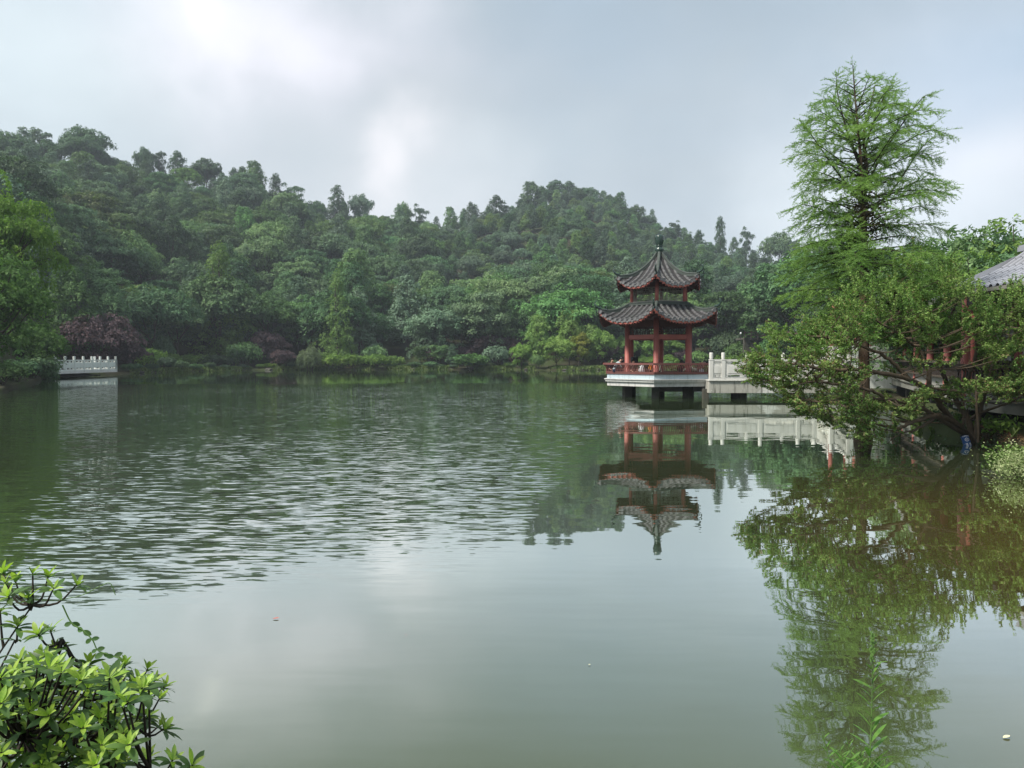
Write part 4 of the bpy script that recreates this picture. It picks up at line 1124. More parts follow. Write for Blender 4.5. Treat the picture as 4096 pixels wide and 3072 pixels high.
def build_pavilion():
    root = thing('pavilion', 'two tiered hexagonal pavilion with red posts and grey tiled upswept roofs standing in the lake', 'pavilion', PC, PROT)
    # piles
    for q, a in enumerate(HA):
        b = MB(); b.box((1.86 * math.cos(a), 1.86 * math.sin(a), -0.35), (0.40, 0.40, 1.9), a)
        b.build('pile', M['concrete_dark'], root)
    b = MB(); b.hexring(3.02, 3.04, 0.615, 0.84, 0, 2.6)
    b.build('ring_beam', M['white_paint'], root)
    b = MB(); b.hexring(3.13, 3.15, 0.843, 0.955, 0); b.hexring(3.20, 3.20, 0.958, 1.0, 0)
    b.build('deck', M['white_paint'], root)
    b = MB(); b.hexring(3.03, 3.03, 1.003, 1.25, 0, 2.75)
    b.build('seat_wall', M['blue_paint'], root)
    b = MB(); b.hexring(3.09, 3.10, 1.253, 1.33, 0, 2.62)
    b.build('bench_board', M['red_rail'], root)
    # leaning railing of curved slats; the side facing the bridge stays open behind
    sb = MB()
    sb.beam((-0.0, 0.0, 0.0), (-0.0, -0.055, 0.05), 0.028, 0.035)
    for p0, p1 in zip([(0, -0.055, 0.05), (0, -0.05, 0.16), (0, -0.01, 0.27)], [(0, -0.05, 0.16), (0, -0.01, 0.27), (0, 0.02, 0.0)]): pass
    prof = [(0.0, 0.0), (0.015, 0.06), (0.0, 0.17), (0.045, 0.28), (0.13, 0.385)]
    sb = MB()
    for (y0, z0), (y1, z1) in zip(prof[:-1], prof[1:]): sb.beam((y0, 0, z0), (y1, 0, z1), 0.036, 0.03, 0, up=(0, 1, 0))
    slat = sb.mesh('slat', M['red_rail'])
    for f in range(6):
        if f == 2: continue
        th = math.radians(-60 + 60 * f); c30 = math.cos(math.pi / 6)
        def P(R, k_, z): a = HA[(f + k_) % 6]; return (R * math.cos(a), R * math.sin(a), z)
        b = MB(); b.beam(P(3.24, 0, 1.79), P(3.24, 1, 1.79), 0.07, 0.10)
        b.build('top_rail', M['red_rail'], root)
        b = MB(); b.beam(P(3.075, 0, 1.358), P(3.075, 1, 1.358), 0.06, 0.045)
        b.build('bottom_rail', M['red_rail'], root)
        n = 30; L = 3.07
        for q in range(n):
            w = (q + 0.5 - n / 2) * L / n
            a = 3.075 * c30
            link('slat', slat, root, (a * math.cos(th) - w * math.sin(th), a * math.sin(th) + w * math.cos(th), 1.375), (0, 0, th))
    # posts
    for q, a in enumerate(HA):
        b = MB(); c = (1.855 * math.cos(a), 1.855 * math.sin(a), 0)
        b.lathe([(0.0, 1.0), (0.19, 1.0), (0.19, 1.10), (0.145, 1.16), (0.142, 4.35), (0.0, 4.35)], 20, c)
        b.build('post', M['red_wood'], root, smooth=True)
    R = 1.855
    for f in range(6):
        def P(k_, z, R_=R): a = HA[(f + k_) % 6]; return np.array([R_ * math.cos(a), R_ * math.sin(a), z])
        e = unit(P(1, 0) - P(0, 0)); g0, g1 = P(0, 0) + e * 0.13, P(1, 0) - e * 0.13
        zv = lambda p, z: (p[0], p[1], z)
        b = MB(); b.beam(zv(g0, 3.225), zv(g1, 3.225), 0.12, 0.235)
        b.build('tie_beam', M['red_wood'], root)
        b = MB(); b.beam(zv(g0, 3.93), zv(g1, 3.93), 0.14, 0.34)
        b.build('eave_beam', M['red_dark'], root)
        # cracked-ice lattice between the beams
        b = MB(); r = np.random.default_rng(50 + f)
        nx, nz = 11, 3
        L = float(np.linalg.norm(g1 - g0)); z0, z1 = 3.345, 3.76
        G = np.zeros((nx + 1, nz + 1, 2))
        for i in range(nx + 1):
            for j in range(nz + 1):
                G[i, j] = (i / nx * L + (r.uniform(-.045, .045) if 0 < i < nx else 0), z0 + (z1 - z0) * j / nz + (r.uniform(-.045, .045) if 0 < j < nz else 0))
        pt = lambda ij: (g0[0] + e[0] * G[ij][0], g0[1] + e[1] * G[ij][0], G[ij][1])
        for i in range(nx + 1):
            for j in range(nz + 1):
                if i < nx: b.beam(pt((i, j)), pt((i + 1, j)), 0.022, 0.022)
                if j < nz: b.beam(pt((i, j)), pt((i, j + 1)), 0.022, 0.022)
                if i < nx and j < nz and r.random() < 0.55:
                    b.beam(pt((i, j)) if r.random() < .5 else pt((i, j + 1)), pt((i + 1, j + 1)) if r.random() < .5 else pt((i + 1, j)), 0.016, 0.018)
        b.build('ice_crack_lattice', M['dark_wood'], root)
        # upper storey
        R2 = 1.60
        q0, q1 = P(0, 0, R2), P(1, 0, R2); g0, g1 = q0 + e * 0.09, q1 - e * 0.09
        b = MB(); r = np.random.default_rng(80 + f)
        L = float(np.linalg.norm(g1 - g0)); z0, z1 = 5.13, 5.86
        nx, nz = 16, 9
        X = lambda x, z: (g0[0] + e[0] * x, g0[1] + e[1] * x, z)
        dx, dz = L / nx, (z1 - z0) / nz
        for x in (0, L): b.beam(X(x, z0), X(x, z1), 0.05, 0.04)
        for z in (z0, z1): b.beam(X(0, z), X(L, z), 0.05, 0.05)
        for i in range(1, nx):
            j = 0
            while j < nz:
                n_ = int(r.integers(1, 5)); j2 = min(nz, j + n_)
                if r.random() < 0.72: b.beam(X(i * dx, z0 + j * dz), X(i * dx, z0 + j2 * dz), 0.032, 0.022)
                j = j2
        for j in range(1, nz):
            i = 0
            while i < nx:
                n_ = int(r.integers(1, 5)); i2 = min(nx, i + n_)
                if r.random() < 0.72: b.beam(X(i * dx, z0 + j * dz), X(i2 * dx, z0 + j * dz), 0.032, 0.022)
                i = i2
        b.build('window_lattice', M['lattice_wood'], root)
        b = MB(); b.beam(zv(g0, 6.02), zv(g1, 6.02), 0.12, 0.30)
        b.build('upper_beam', M['red_dark'], root)
        # ridge course round the foot of the upper storey
        p0, p1 = P(0, 0, 1.74), P(1, 0, 1.74)
        b = MB()
        for z, w_, h_ in ((4.965, .20, .06), (5.02, .13, .05), (5.075, .17, .055)): b.beam(zv(p0, z), zv(p1, z), w_, h_)
        b.build('ridge_course', M['ridge'], root)
    for q, a in enumerate(HA):
        b = MB(); b.lathe([(0.0, 4.9), (0.105, 4.9), (0.10, 6.25), (0.0, 6.25)], 16, (1.60 * math.cos(a), 1.60 * math.sin(a), 0))
        b.build('upper_post', M['red_wood'], root, smooth=True)
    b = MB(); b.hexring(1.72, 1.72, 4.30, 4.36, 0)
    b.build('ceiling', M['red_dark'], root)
    # roofs
    lo = Roof(1.72, 3.54, lerp_curve([0, .25, .5, .75, 1], [4.93, 4.62, 4.36, 4.16, 4.02]), lerp_curve([0, .25, .5, .75, .9, 1], [4.95, 4.70, 4.55, 4.53, 4.60, 4.68]))
    build_roof(root, lo, 11, 'lower_roof', True)
    up = Roof(0.14, 2.50, lerp_curve([0, .15, .3, .5, .7, .85, 1], [7.78, 7.30, 6.93, 6.52, 6.22, 6.06, 5.93]),
              lerp_curve([0, .15, .3, .45, .6, .75, .9, 1], [7.80, 7.32, 6.98, 6.72, 6.54, 6.45, 6.45, 6.52]))
    build_roof(root, up, 8, 'upper_roof', False)
    b = MB()
    b.lathe([(0.0, 7.70), (0.22, 7.70), (0.20, 7.95), (0.24, 8.00), (0.24, 8.06), (0.17, 8.12), (0.16, 8.22), (0.20, 8.24), (0.17, 8.27)], 20)
    b.build('finial_neck', M['glaze'], root, smooth=True)
    b = MB()
    b.lathe([(0.155, 8.27), (0.20, 8.38), (0.235, 8.52), (0.25, 8.68), (0.245, 8.75), (0.20, 8.82), (0.10, 8.86), (0.0, 8.87)], 20)
    b.build('finial_bulb', M['glaze'], root, smooth=True)
    return root
PAV = build_pavilion()
def pav(x, y, z=0.0):
    """world point from pavilion coordinates given in view directions: x to the right, y away from the viewer"""
    return Vector((PC.x + x, PC.y + y, z))

# small plant rooted in the ledge
def build_ledge_plant():
    r = np.random.default_rng(61)
    p = at(2701, 1512, 37.55)
    root = thing('ledge_plant', 'small bright green weed growing from the pavilion ledge', 'plant', (p.x, p.y, 1.0))
    b = MB(); P = r.normal(size=(80, 3)) * np.array([0.10, 0.05, 0.11]) + np.array([0, -0.02, 0.14])
    V, Fq = cards(P, unit(r.normal(size=(80, 3)) + np.array([0, -1.0, 0.7])), 0.055, 0.7, r)
    b.add(V, Fq); b.build('leaves', M['leaf_yellow'], root)
    b = MB()
    for q in range(5): b.tube([(0, 0, 0), (r.uniform(-.1, .1), -0.03, 0.2)], [0.006, 0.003], 4)
    b.build('stems', M['stem_green'], root)
build_ledge_plant()

# ------------------------------------------------------------------ stone balustrades
def stone_post(b, h=1.40, w=0.20, round_cap=True):
    b.box((0, 0, h * 0.36), (w, w, h * 0.72))
    b.box((0, 0, h * 0.74), (w * 1.12, w * 1.12, h * 0.03))
    b.lathe([(0, h * .755), (w * .40, h * .755), (w * .40, h * .785), (w * .50, h * .80), (w * .50, h * .97), (w * .44, h), (0, h)], 14)

def stone_panel(b, L, h=1.05, t=0.12, nopen=1):
    """solid panel with a gap under the hand rail, a vase in the middle and feet at the bottom"""
    b.box((0, 0, h - 0.055), (L, t * 1.35, 0.11))
    b.box((0, 0, h * 0.50), (L, t, h * 0.52))
    # sunk frame lines as thin raised bands
    b.box((0, 0, h * 0.50), (L * 0.84, t + 0.03, h * 0.36))
    for x in (-L / 2 + 0.06, 0, L / 2 - 0.06):
        b.box((x, 0, h * 0.825), (0.10 if x else 0.16, t * 0.9, h * 0.14))
        b.box((x, 0, h * 0.20), (0.14 if x else 0.22, t * 0.9, h * 0.11))
    b.box((0, 0, h * 0.83), (0.30, t * 1.0, h * 0.05))
    b.box((0, 0, 0.06), (L, t * 1.5, 0.12))

def balustrade(root, pts, mat, h=1.40, w=0.20, skip=None):
    """posts at each point and a panel between neighbours, root-local coordinates"""
    cache = {}
    bp = MB(); stone_post(bp, h, w); pm = bp.mesh('post', mat, False)
    for p in pts: link('post', pm, root, p)
    for i, (a, b_) in enumerate(zip(pts[:-1], pts[1:])):
        if skip and i in skip: continue
        a, b_ = Vector(a), Vector(b_); d = b_ - a
        L = math.hypot(d.x, d.y) - w
        key = (round(L, 2), round(d.z, 2))
        if key not in cache:
            q = MB(); stone_panel(q, L, h * 0.75)
            if abs(d.z) > 0.01:
                q.V = [v + np.stack([np.zeros(len(v)), np.zeros(len(v)), v[:, 0] / L * d.z], 1) for v in q.V]
            cache[key] = q.mesh('panel', mat)
        link('panel', cache[key], root, (a + b_) / 2, (0, 0, math.atan2(d.y, d.x)))

def build_bridge():
    Y0 = 37.1
    xs = [at(u, 1500, Y0).x for u in (2844, 2892, 3043, 3194, 3260)]
    x0 = xs[0]
    root = thing('stone_bridge', 'weathered white stone footbridge joining the pavilion to the covered walk', 'footbridge', (x0, Y0, 0))
    # deck slabs; local x along the bridge
    Lf = xs[-1] - x0 + 0.15
    b = MB(); b.box((Lf / 2 - 0.1, 1.1, 0.62), (Lf, 2.3, 0.62))
    b.build('plaster_side', M['plaster'], root)
    b = MB(); b.box((Lf / 2 - 0.1, 1.1, 0.955), (Lf + 0.06, 2.44, 0.045))
    b.build('edge_slab', M['marble'], root)
    b = MB(); b.box((-1.1, 2.55, 0.50), (2.4, 1.3, 0.42))
    b.build('landing', M['slab'], root)
    for x in (-0.15,):
        b = MB(); b.box((x, 0.5, 0.0), (0.28, 0.3, 1.0))
        b.build('pier', M['concrete_dark'], root)
    for x in (1.8, 4.6):
        b = MB(); b.box((x, 1.2, -0.3), (0.35, 1.6, 1.22))
        b.build('pier', M['concrete_dark'], root)
    balustrade(root, [(x - x0, 0.0, 0.98) for x in xs], M['marble'], 1.40, 0.19)
    balustrade(root, [(x - x0, 2.2, 0.98) for x in xs[1:]], M['marble'], 1.40, 0.19)
    # stair up to the covered bridge
    xe, ze = at(3395, 1500, Y0).x, 2.0
    st = thing('bridge_stair', 'white stone stair balustrade climbing behind the feathery tree', 'stair', (xs[-1], Y0, 0))
    n = 6; dx = (xe - xs[-1]) / n
    for i in range(n):
        b = MB(); zt = 0.98 + (ze - 0.98) * (i + 1) / n
        b.box((dx * (i + 0.5) + 0.08, 1.1, (zt + 0.3) / 2), (dx - 0.004, 2.25, zt - 0.3))
        b.build('step', M['plaster'], st)
    balustrade(st, [(dx * 3, 0.0, 1.35), (xe - xs[-1], 0.0, 1.95)], M['marble'], 1.35, 0.19)
    balustrade(st, [(dx * 3, 2.2, 1.35), (xe - xs[-1], 2.2, 1.95)], M['marble'], 1.35, 0.19)
    # covered span
    cb = thing('covered_bridge', 'white walled covered bridge with red posts and bluish roof behind the shrub', 'bridge', (xe + 0.1, Y0, 0))
    Ls = at(3690, 1500, Y0).x - xe
    b = MB(); b.box((Ls / 2, 1.1, 1.25), (Ls, 2.3, 1.4)); b.build('white_base', M['marble_white'], cb)
    balustrade(cb, [(Ls * q / 3 + 0.05, 0, 1.95) for q in range(4)], M['marble_white'], 1.3, 0.19)
    balustrade(cb, [(Ls * q / 3 + 0.05, 2.2, 1.95) for q in range(4)], M['marble_white'], 1.3, 0.19)
    pb = MB(); pb.lathe([(0, 1.9), (0.11, 1.9), (0.10, 4.9), (0, 4.9)], 14); pm = pb.mesh('red_post', M['red_wood'], True)
    for q in range(4):
        for y in (0.22, 2.0): link('red_post', pm, cb, (Ls * q / 3 - 0.1, y, 0))
    b = MB(); b.box((Ls / 2, 0.22, 4.75), (Ls + 0.4, 0.12, 0.26)); b.box((Ls / 2, 2.0, 4.75), (Ls + 0.4, 0.12, 0.26))
    b.build('lintel', M['red_dark'], cb)
    gable_roof(cb, Ls / 2 + 0.7, 1.1, Ls - 0.2, 1.75, 4.85, 5.95, 0.0, M['tile_corridor'])
    return root

def gable_roof(root, cx, cy_, L, hw, ze, zr, zt, mat, pitch=0.26, tilt=0.0, keep=110):
    """tiled gable roof along local x: bed, ridge and separate tile rows"""
    prof = [(0, zr), (0.35, zr - (zr - ze) * 0.45), (0.7, zr - (zr - ze) * 0.78), (1.0, ze)]
    b = MB()
    for s in (-1, 1):
        V = [[cx + e * L / 2, cy_ + s * hw * t_, z] for t_, z in prof for e in (-1, 1)]
        b.add(V, [[2 * i, 2 * i + 1, 2 * i + 3, 2 * i + 2][::s] for i in range(3)])
        V2 = [[x, y, z - 0.10] for x, y, z in V]
        b.add(V2, [[2 * i, 2 * i + 1, 2 * i + 3, 2 * i + 2][::-s] for i in range(3)], 1)
        b.beam((cx - L / 2, cy_ + s * hw, ze - 0.05), (cx + L / 2, cy_ + s * hw, ze - 0.05), 0.03, 0.09, 1)
    for e in (-1, 1):
        for s in (-1, 1):
            for (t0, z0), (t1, z1) in zip(prof[:-1], prof[1:]):
                b.beam((cx + e * L / 2, cy_ + s * hw * t0, z0 - 0.06), (cx + e * L / 2, cy_ + s * hw * t1, z1 - 0.06), 0.05, 0.09, 0)
    b.build('roof_bed', [M['tile_pan'], M['slab']], root)
    b = MB(); b.beam((cx - L / 2 - 0.05, cy_, zr + 0.07), (cx + L / 2 + 0.05, cy_, zr + 0.07), 0.20, 0.12); b.beam((cx - L / 2 - 0.05, cy_, zr + 0.155), (cx + L / 2 + 0.05, cy_, zr + 0.155), 0.14, 0.05)
    b.build('roof_ridge', mat, root)
    tm = {}
    n = int(L / pitch)
    for s in (-1, 1):
        q = MB()
        for (t0, z0), (t1, z1) in zip(prof[:-1], prof[1:]):
            nseg = 2
            for j in range(nseg):
                a, b_ = j / nseg, (j + 1) / nseg
                rings = []
                for t_, rr in ((a, 0.062), (b_, 0.075)):
                    y = s * hw * (t0 + (t1 - t0) * t_); z = z0 + (z1 - z0) * t_
                    for k_ in range(5):
                        an = math.pi * k_ / 4
                        rings.append([rr * math.cos(an), y, z + rr * math.sin(an)])
                q.add(rings, [[k_, k_ + 1, 6 + k_, 5 + k_] for k_ in range(4)])
        tm[s] = q.mesh('tile_row', mat)
        for i in range(n):
            link('tile_row', tm[s], root, (cx + (i + 0.5 - n / 2) * pitch, cy_, 0))
build_bridge()

# marble terrace on the left shore
def build_terrace():
    Pl, Pr = at(222, 1500, 78), at(464, 1500, 90)
    zt = 0.0
    # rail heights from the photograph: post tops at rows 1424, slab 1479-1490
    z_s = H - (1479 - YH) * 88 / F
    d = Vector((Pr.x - Pl.x, Pr.y - Pl.y, 0)); L = d.length
    ang = math.atan2(d.y, d.x)
    root = thing('marble_terrace', 'white marble balustrade terrace over the water on the left shore', 'terrace', (Pl.x, Pl.y, 0), ang)
    pts = [(L * q / 7, 0, z_s) for q in range(8)]
    hpost = 1.62
    balustrade(root, pts, M['marble_white'], hpost, 0.26)
    balustrade(root, [(L, 0, z_s), (L, 2.6, z_s), (L, 5.2, z_s)], M['marble_white'], hpost, 0.26)
    b = MB(); b.box((L / 2 - 0.3, 3.0, z_s - 0.15), (L + 0.9, 6.2, 0.30)); b.build('slab', M['white_paint'], root)
    b = MB(); b.box((L / 2 - 0.9, 3.9, -0.2), (L - 1.2, 5.6, z_s + 0.2 - 0.32)); b.build('foundation', M['concrete_dark'], root)
build_terrace()

# ------------------------------------------------------------------ covered corridor on the right
def corridor(p0, p1, floor, label, zr, bays, width=2.4, ze=None, cut=0.0):
    p0, p1 = Vector((p0[0], p0[1], 0)), Vector((p1[0], p1[1], 0))
    d = p1 - p0; L = d.length; ang = math.atan2(d.y, d.x)
    root = thing('covered_corridor', label, 'corridor', p0, ang)
    b = MB(); b.box((L / 2, 0, floor - 0.15), (L, width, 0.28)); b.build('floor_slab', M['slab'], root)
    b = MB(); b.box((L / 2, 0, floor + 0.02), (L + 0.06, width + 0.1, 0.05)); b.build('floor_edge', M['slab'], root)
    for q in range(bays + 1):
        for s in (-1, 1):
            x = 0.2 + (L - 0.4) * q / bays
            m = MB(); m.lathe([(0, floor), (0.16, floor), (0.16, floor + 0.08), (0.12, floor + 0.12), (0.115, ze - 0.05), (0, ze - 0.05)], 14, (x, s * (width / 2 - 0.2), 0))
            m.build('column', M['red_wood'], root, smooth=True)
        m = MB(); m.box((x, 0.0, floor / 2 - 0.35), (0.3, width * 0.8, floor + 0.1)); m.build('pier', M['concrete_dark'], root)
    side = 1
    for s in (-1, 1):
        y = s * (width / 2 - 0.2)
        b = MB(); b.box((L / 2, y, ze - 0.16), (L, 0.12, 0.24)); b.build('lintel', M['dark_wood'], root)
        b = MB(); b.box((L / 2, y, floor + 0.42), (L, 0.34, 0.06)); b.build('bench_board', M['bark'], root)
        b = MB(); b.box((L / 2, y, floor + 0.22), (L, 0.10, 0.34)); b.build('seat_wall', M['slab'], root)
        b = MB(); b.box((L / 2, y + s * 0.22, floor + 0.92), (L, 0.07, 0.08)); b.build('top_rail', M['bark'], root)
        sm = MB()
        for (y0, z0), (y1, z1) in zip([(0.10, .45), (0.12, .6), (0.10, .75)], [(0.12, .6), (0.10, .75), (0.22, .9)]): sm.beam((0, s * y0, floor + z0), (0, s * y1, floor + z1), 0.035, 0.03, 0, up=(0, 1, 0))
        me = sm.mesh('slat', M['dark_wood'])
        n = int(L / 0.13)
        for q in range(n):
            link('slat', me, root, ((q + 0.5) * L / n, y, 0))
    gable_roof(root, L / 2 + cut / 2, 0, L + 0.5 - cut, width / 2 + 0.75, ze, zr, 0, M['tile_corridor'], pitch=0.25)
    return root
corridor((13.75, 20.6), (13.75, 11.0), 0.97, 'near grey roofed corridor with red columns at the right edge', 4.95, 3, ze=3.85, cut=1.2)
corridor((20.6, 36.8), (14.2, 20.6), 1.05, 'far corridor running back behind the spreading shrub', 4.75, 5, ze=3.80)

def build_corridor_wall():
    for (a, b_, lab) in (((15.4, 21.5), (15.4, 9.5), 'pale courtyard wall with lattice windows behind the near corridor'), ((22.0, 35.6), (16.0, 21.4), 'pale courtyard wall with lattice windows behind the far corridor')):
        a, b_ = Vector((*a, 0)), Vector((*b_, 0)); d = b_ - a; L = d.length
        root = thing('courtyard_wall', lab, 'wall', a, math.atan2(d.y, d.x))
        m = MB(); n = max(3, int(L / 2.6)); w = L / n
        # wall with real window holes
        for q in range(n):
            x0 = q * w
            m.box((x0 + w * .18, 0, 1.9), (w * .36, 0.18, 3.8)); m.box((x0 + w * .82, 0, 1.9), (w * .36, 0.18, 3.8))
            m.box((x0 + w * .5, 0, .85), (w * .279, 0.18, 1.7)); m.box((x0 + w * .5, 0, 3.3), (w * .279, 0.18, 1.0))
            f = MB(); cx = x0 + w * .5; ww = w * .28
            for t_ in (-.5, -.17, .17, .5): f.box((cx + ww * t_, 0, 2.25), (0.035, 0.06, 1.1))
            for t_ in (-.5, -.25, 0, .25, .5): f.box((cx, 0.004, 2.25 + 1.1 * t_), (ww, 0.05, 0.035))
            f.build('window_lattice', M['dark_wood'], root)
        m.build('wall', M['plaster_wall'], root)
        m = MB(); m.box((L / 2, 0, 3.86), (L, 0.42, 0.10)); m.box((L / 2, 0, 3.95), (L, 0.22, 0.08)); m.build('coping', M['tile'], root)
build_corridor_wall()

# pipe running under the corridor slab
b = MB(); b.tube([(12.45, 21, 0.45), (12.45, 16, 0.42), (12.45, 11, 0.42)], 0.035, 8)
b.build('water_pipe', M['bark_dark'], label='thin dark pipe slung under the corridor slab', category='pipe')

# hillside path with dark wooden fence behind the bridge
def build_path():
    D = 122.0
    c = at(3035, 1345, D)
    root = thing('hillside_landing', 'grey paved landing with a dark wooden fence among the trees right of the pavilion', 'terrace', (c.x, D, c.z))
    b = MB(); b.box((0, 2, -0.4), (5.0, 5, 0.3)); b.build('paving', M['concrete_dark'], root)
    b = MB(); b.box((1.5, 0.2, -1.7), (8.0, 0.5, 2.2)); b.build('retaining_wall', M['concrete_dark'], root)
    for q in range(5):
        b = MB(); b.box((-2.6 + q * 1.1, -0.7, 0.1), (0.16, 0.16, 1.5)); b.build('fence_post', M['dark_wood'], root)
    for z in (0.1, 0.6):
        b = MB(); b.box((-0.4, -0.7, z), (4.6, 0.08, 0.10)); b.build('fence_rail', M['dark_wood'], root)
    l = thing('path_lamp', 'small white round lamp at the end of the dark wooden fence', 'lamp', (c.x - 3.3, D - 0.9, c.z - 0.6))
    b = MB(); b.lathe([(0, 0), (0.05, 0), (0.05, 0.9), (0, 0.9)], 8); b.build('pole', M['dark_wood'], l)
    b = MB(); b.lathe([(0, .9), (.14, .95), (.16, 1.08), (.12, 1.2), (0, 1.24)], 12); b.build('globe', M['cloth_white'], l, smooth=True)
build_path()

# ------------------------------------------------------------------ people in the pavilion
def make_person(label, loc, rotz, pose, shirt, pants, hair='short', scale=1.0):
    """pose: 'sit', 'lean', 'stand', 'lie'; local +x is forward; z = 0 is the seat (or floor when standing)"""
    root = thing('person', label, 'person', loc, rotz, None, scale)
    J, E = {}, []
    def j(n, p, rx, tag): J[n] = (Vector(p), rx, tag)
    if pose in ('sit', 'lean'):
        f = 0.30 if pose == 'lean' else 0.05
        j('pel', (0, 0, .10), .125, 'p'); j('waist', (.03 + f * .2, 0, .26), .115, 's'); j('chest', (.05 + f * .6, 0, .43), .135, 's'); j('neckb', (.06 + f * .95, 0, .56), .065, 's')
        j('neck', (.08 + f * 1.1, 0, .61), .05, 'k'); j('chin', (.12 + f * 1.25, 0, .66), .065, 'k'); j('skull', (.10 + f * 1.3, 0, .75), .088, 'k'); j('nose', (.195 + f * 1.3, 0, .70), .014, 'k')
        for s, n in ((1, 'L'), (-1, 'R')):
            j('sh' + n, (.06 + f * .85, .17 * s, .52), .062, 's'); j('el' + n, (.14 + f * .9, .23 * s, .27), .045, 's'); j('wr' + n, (.33 + f * .7, .15 * s, .17), .027, 'k'); j('ha' + n, (.39 + f * .7, .13 * s, .15), .026, 'k')
            j('hip' + n, (.03, .09 * s, .09), .10, 'p'); j('kn' + n, (.43, .11 * s, .10), .068, 'p'); j('an' + n, (.45, .11 * s, -.27), .042, 'p'); j('to' + n, (.60, .12 * s, -.315), .03, 'b')
    elif pose == 'stand':
        j('pel', (0, 0, .88), .12, 'p'); j('waist', (0, 0, 1.03), .11, 's'); j('chest', (0.0, 0, 1.22), .13, 's'); j('neckb', (0, 0, 1.38), .065, 's')
        j('neck', (.01, 0, 1.44), .05, 'k'); j('chin', (.04, 0, 1.50), .065, 'k'); j('skull', (.02, 0, 1.60), .09, 'k'); j('nose', (.118, 0, 1.55), .014, 'k')
        for s, n in ((1, 'L'), (-1, 'R')):
            j('sh' + n, (0, .17 * s, 1.34), .06, 's'); j('el' + n, (-.02, .22 * s, 1.06), .043, 's'); j('wr' + n, (.08, .22 * s, .84), .027, 'k'); j('ha' + n, (.10, .22 * s, .78), .026, 'k')
            j('hip' + n, (0, .09 * s, .85), .098, 'p'); j('kn' + n, (.03, .10 * s, .47), .065, 'p'); j('an' + n, (0, .10 * s, .08), .042, 'p'); j('to' + n, (.14, .12 * s, .03), .03, 'b')
    else:
        j('pel', (0, 0, .12), .12, 'p'); j('waist', (.16, 0, .16), .115, 's'); j('chest', (.34, 0, .24), .13, 's'); j('neckb', (.49, 0, .33), .065, 's')
        j('neck', (.54, 0, .37), .05, 'k'); j('chin', (.59, -.02, .43), .065, 'k'); j('skull', (.67, 0, .45), .088, 'k'); j('nose', (.63, -.0, .545), .014, 'k')
        for s, n in ((1, 'L'), (-1, 'R')):
            j('sh' + n, (.44, .17 * s, .30), .06, 's'); j('el' + n, (.25, .20 * s, .44), .043, 's'); j('wr' + n, (.45, .10 * s, .53), .027, 'k'); j('ha' + n, (.52, .07 * s, .54), .026, 'k')
            j('hip' + n, (-.04, .09 * s, .12), .098, 'p'); j('kn' + n, (-.40, .10 * s, .34), .065, 'p'); j('an' + n, (-.72, .10 * s, .08), .042, 'p'); j('to' + n, (-.78, .11 * s, .16), .03, 'b')
    E += [('pel', 'waist'), ('waist', 'chest'), ('chest', 'neckb'), ('neckb', 'neck'), ('neck', 'chin'), ('chin', 'skull'), ('chin', 'nose')]
    for n in 'LR':
        E += [('chest', 'sh' + n), ('sh' + n, 'el' + n), ('el' + n, 'wr' + n), ('wr' + n, 'ha' + n), ('pel', 'hip' + n), ('hip' + n, 'kn' + n), ('kn' + n, 'an' + n), ('an' + n, 'to' + n)]
        h = J['ha' + n][0]; d = (h - J['wr' + n][0]).normalized(); sd = 1 if n == 'L' else -1
        for q, (w_, l_) in enumerate(((-.026, .065), (-.009, .078), (.009, .074), (.025, .055))):
            j('f%d%s' % (q, n), h + d * l_ + Vector((0, w_ * 1.2, -.02)), .008, 'k'); E.append(('ha' + n, 'f%d%s' % (q, n)))
        j('th' + n, h + d * .02 + Vector((0, -sd * .05, .01)), .009, 'k'); E.append(('wr' + n, 'th' + n))
    names = list(J)
    me = bpy.data.meshes.new('person')
    me.from_pydata([tuple(J[n][0]) for n in names], [(names.index(a), names.index(b_)) for a, b_ in E], [])
    o = bpy.data.objects.new('tmp', me); COL.objects.link(o)
    o.modifiers.new('s', 'SKIN')
    if not me.skin_vertices: me.skin_vertices.new()
    for i, n in enumerate(names):
        r_ = J[n][1]; me.skin_vertices[0].data[i].radius = (r_, r_ * (0.78 if n in ('waist', 'chest', 'pel') else 1))
        me.skin_vertices[0].data[i].use_root = (n == 'pel')
    sb = o.modifiers.new('u', 'SUBSURF'); sb.levels = 1; sb.render_levels = 1
    dg = bpy.context.evaluated_depsgraph_get(); dg.update()
    body = bpy.data.meshes.new_from_object(o.evaluated_get(dg))
    bpy.data.objects.remove(o)
    body.materials.clear()
    for m in (M['skin'], M[shirt], M[pants], M['cloth_black']): body.materials.append(m)
    tg = {'k': 0, 's': 1, 'p': 2, 'b': 3}
    segs = [(J[a][0], J[b_][0], J[b_][2] if J[b_][2] != 'k' or J[a][2] == 'k' else 'k') for a, b_ in E]
    for p in body.polygons:
        c = p.center; best, bt = 9, 's'
        for a, b_, t_ in segs:
            d = b_ - a; q = max(0, min(1, (c - a).dot(d) / d.length_squared))
            dd = (c - (a + d * q)).length
            if dd < best: best, bt = dd, t_
        p.material_index = tg[bt]; p.use_smooth = True
    body.name = 'body'
    link('body', body, root)
    # hair: shell over the top and back of the skull
    k_ = J['skull'][0]; hb = MB()
    r = 0.104; V = []; nu, nv = 12, 7
    up = (J['skull'][0] - J['chin'][0]).normalized(); fw = (J['nose'][0] - J['chin'][0]).normalized(); sd = up.cross(fw).normalized(); fw = sd.cross(up)
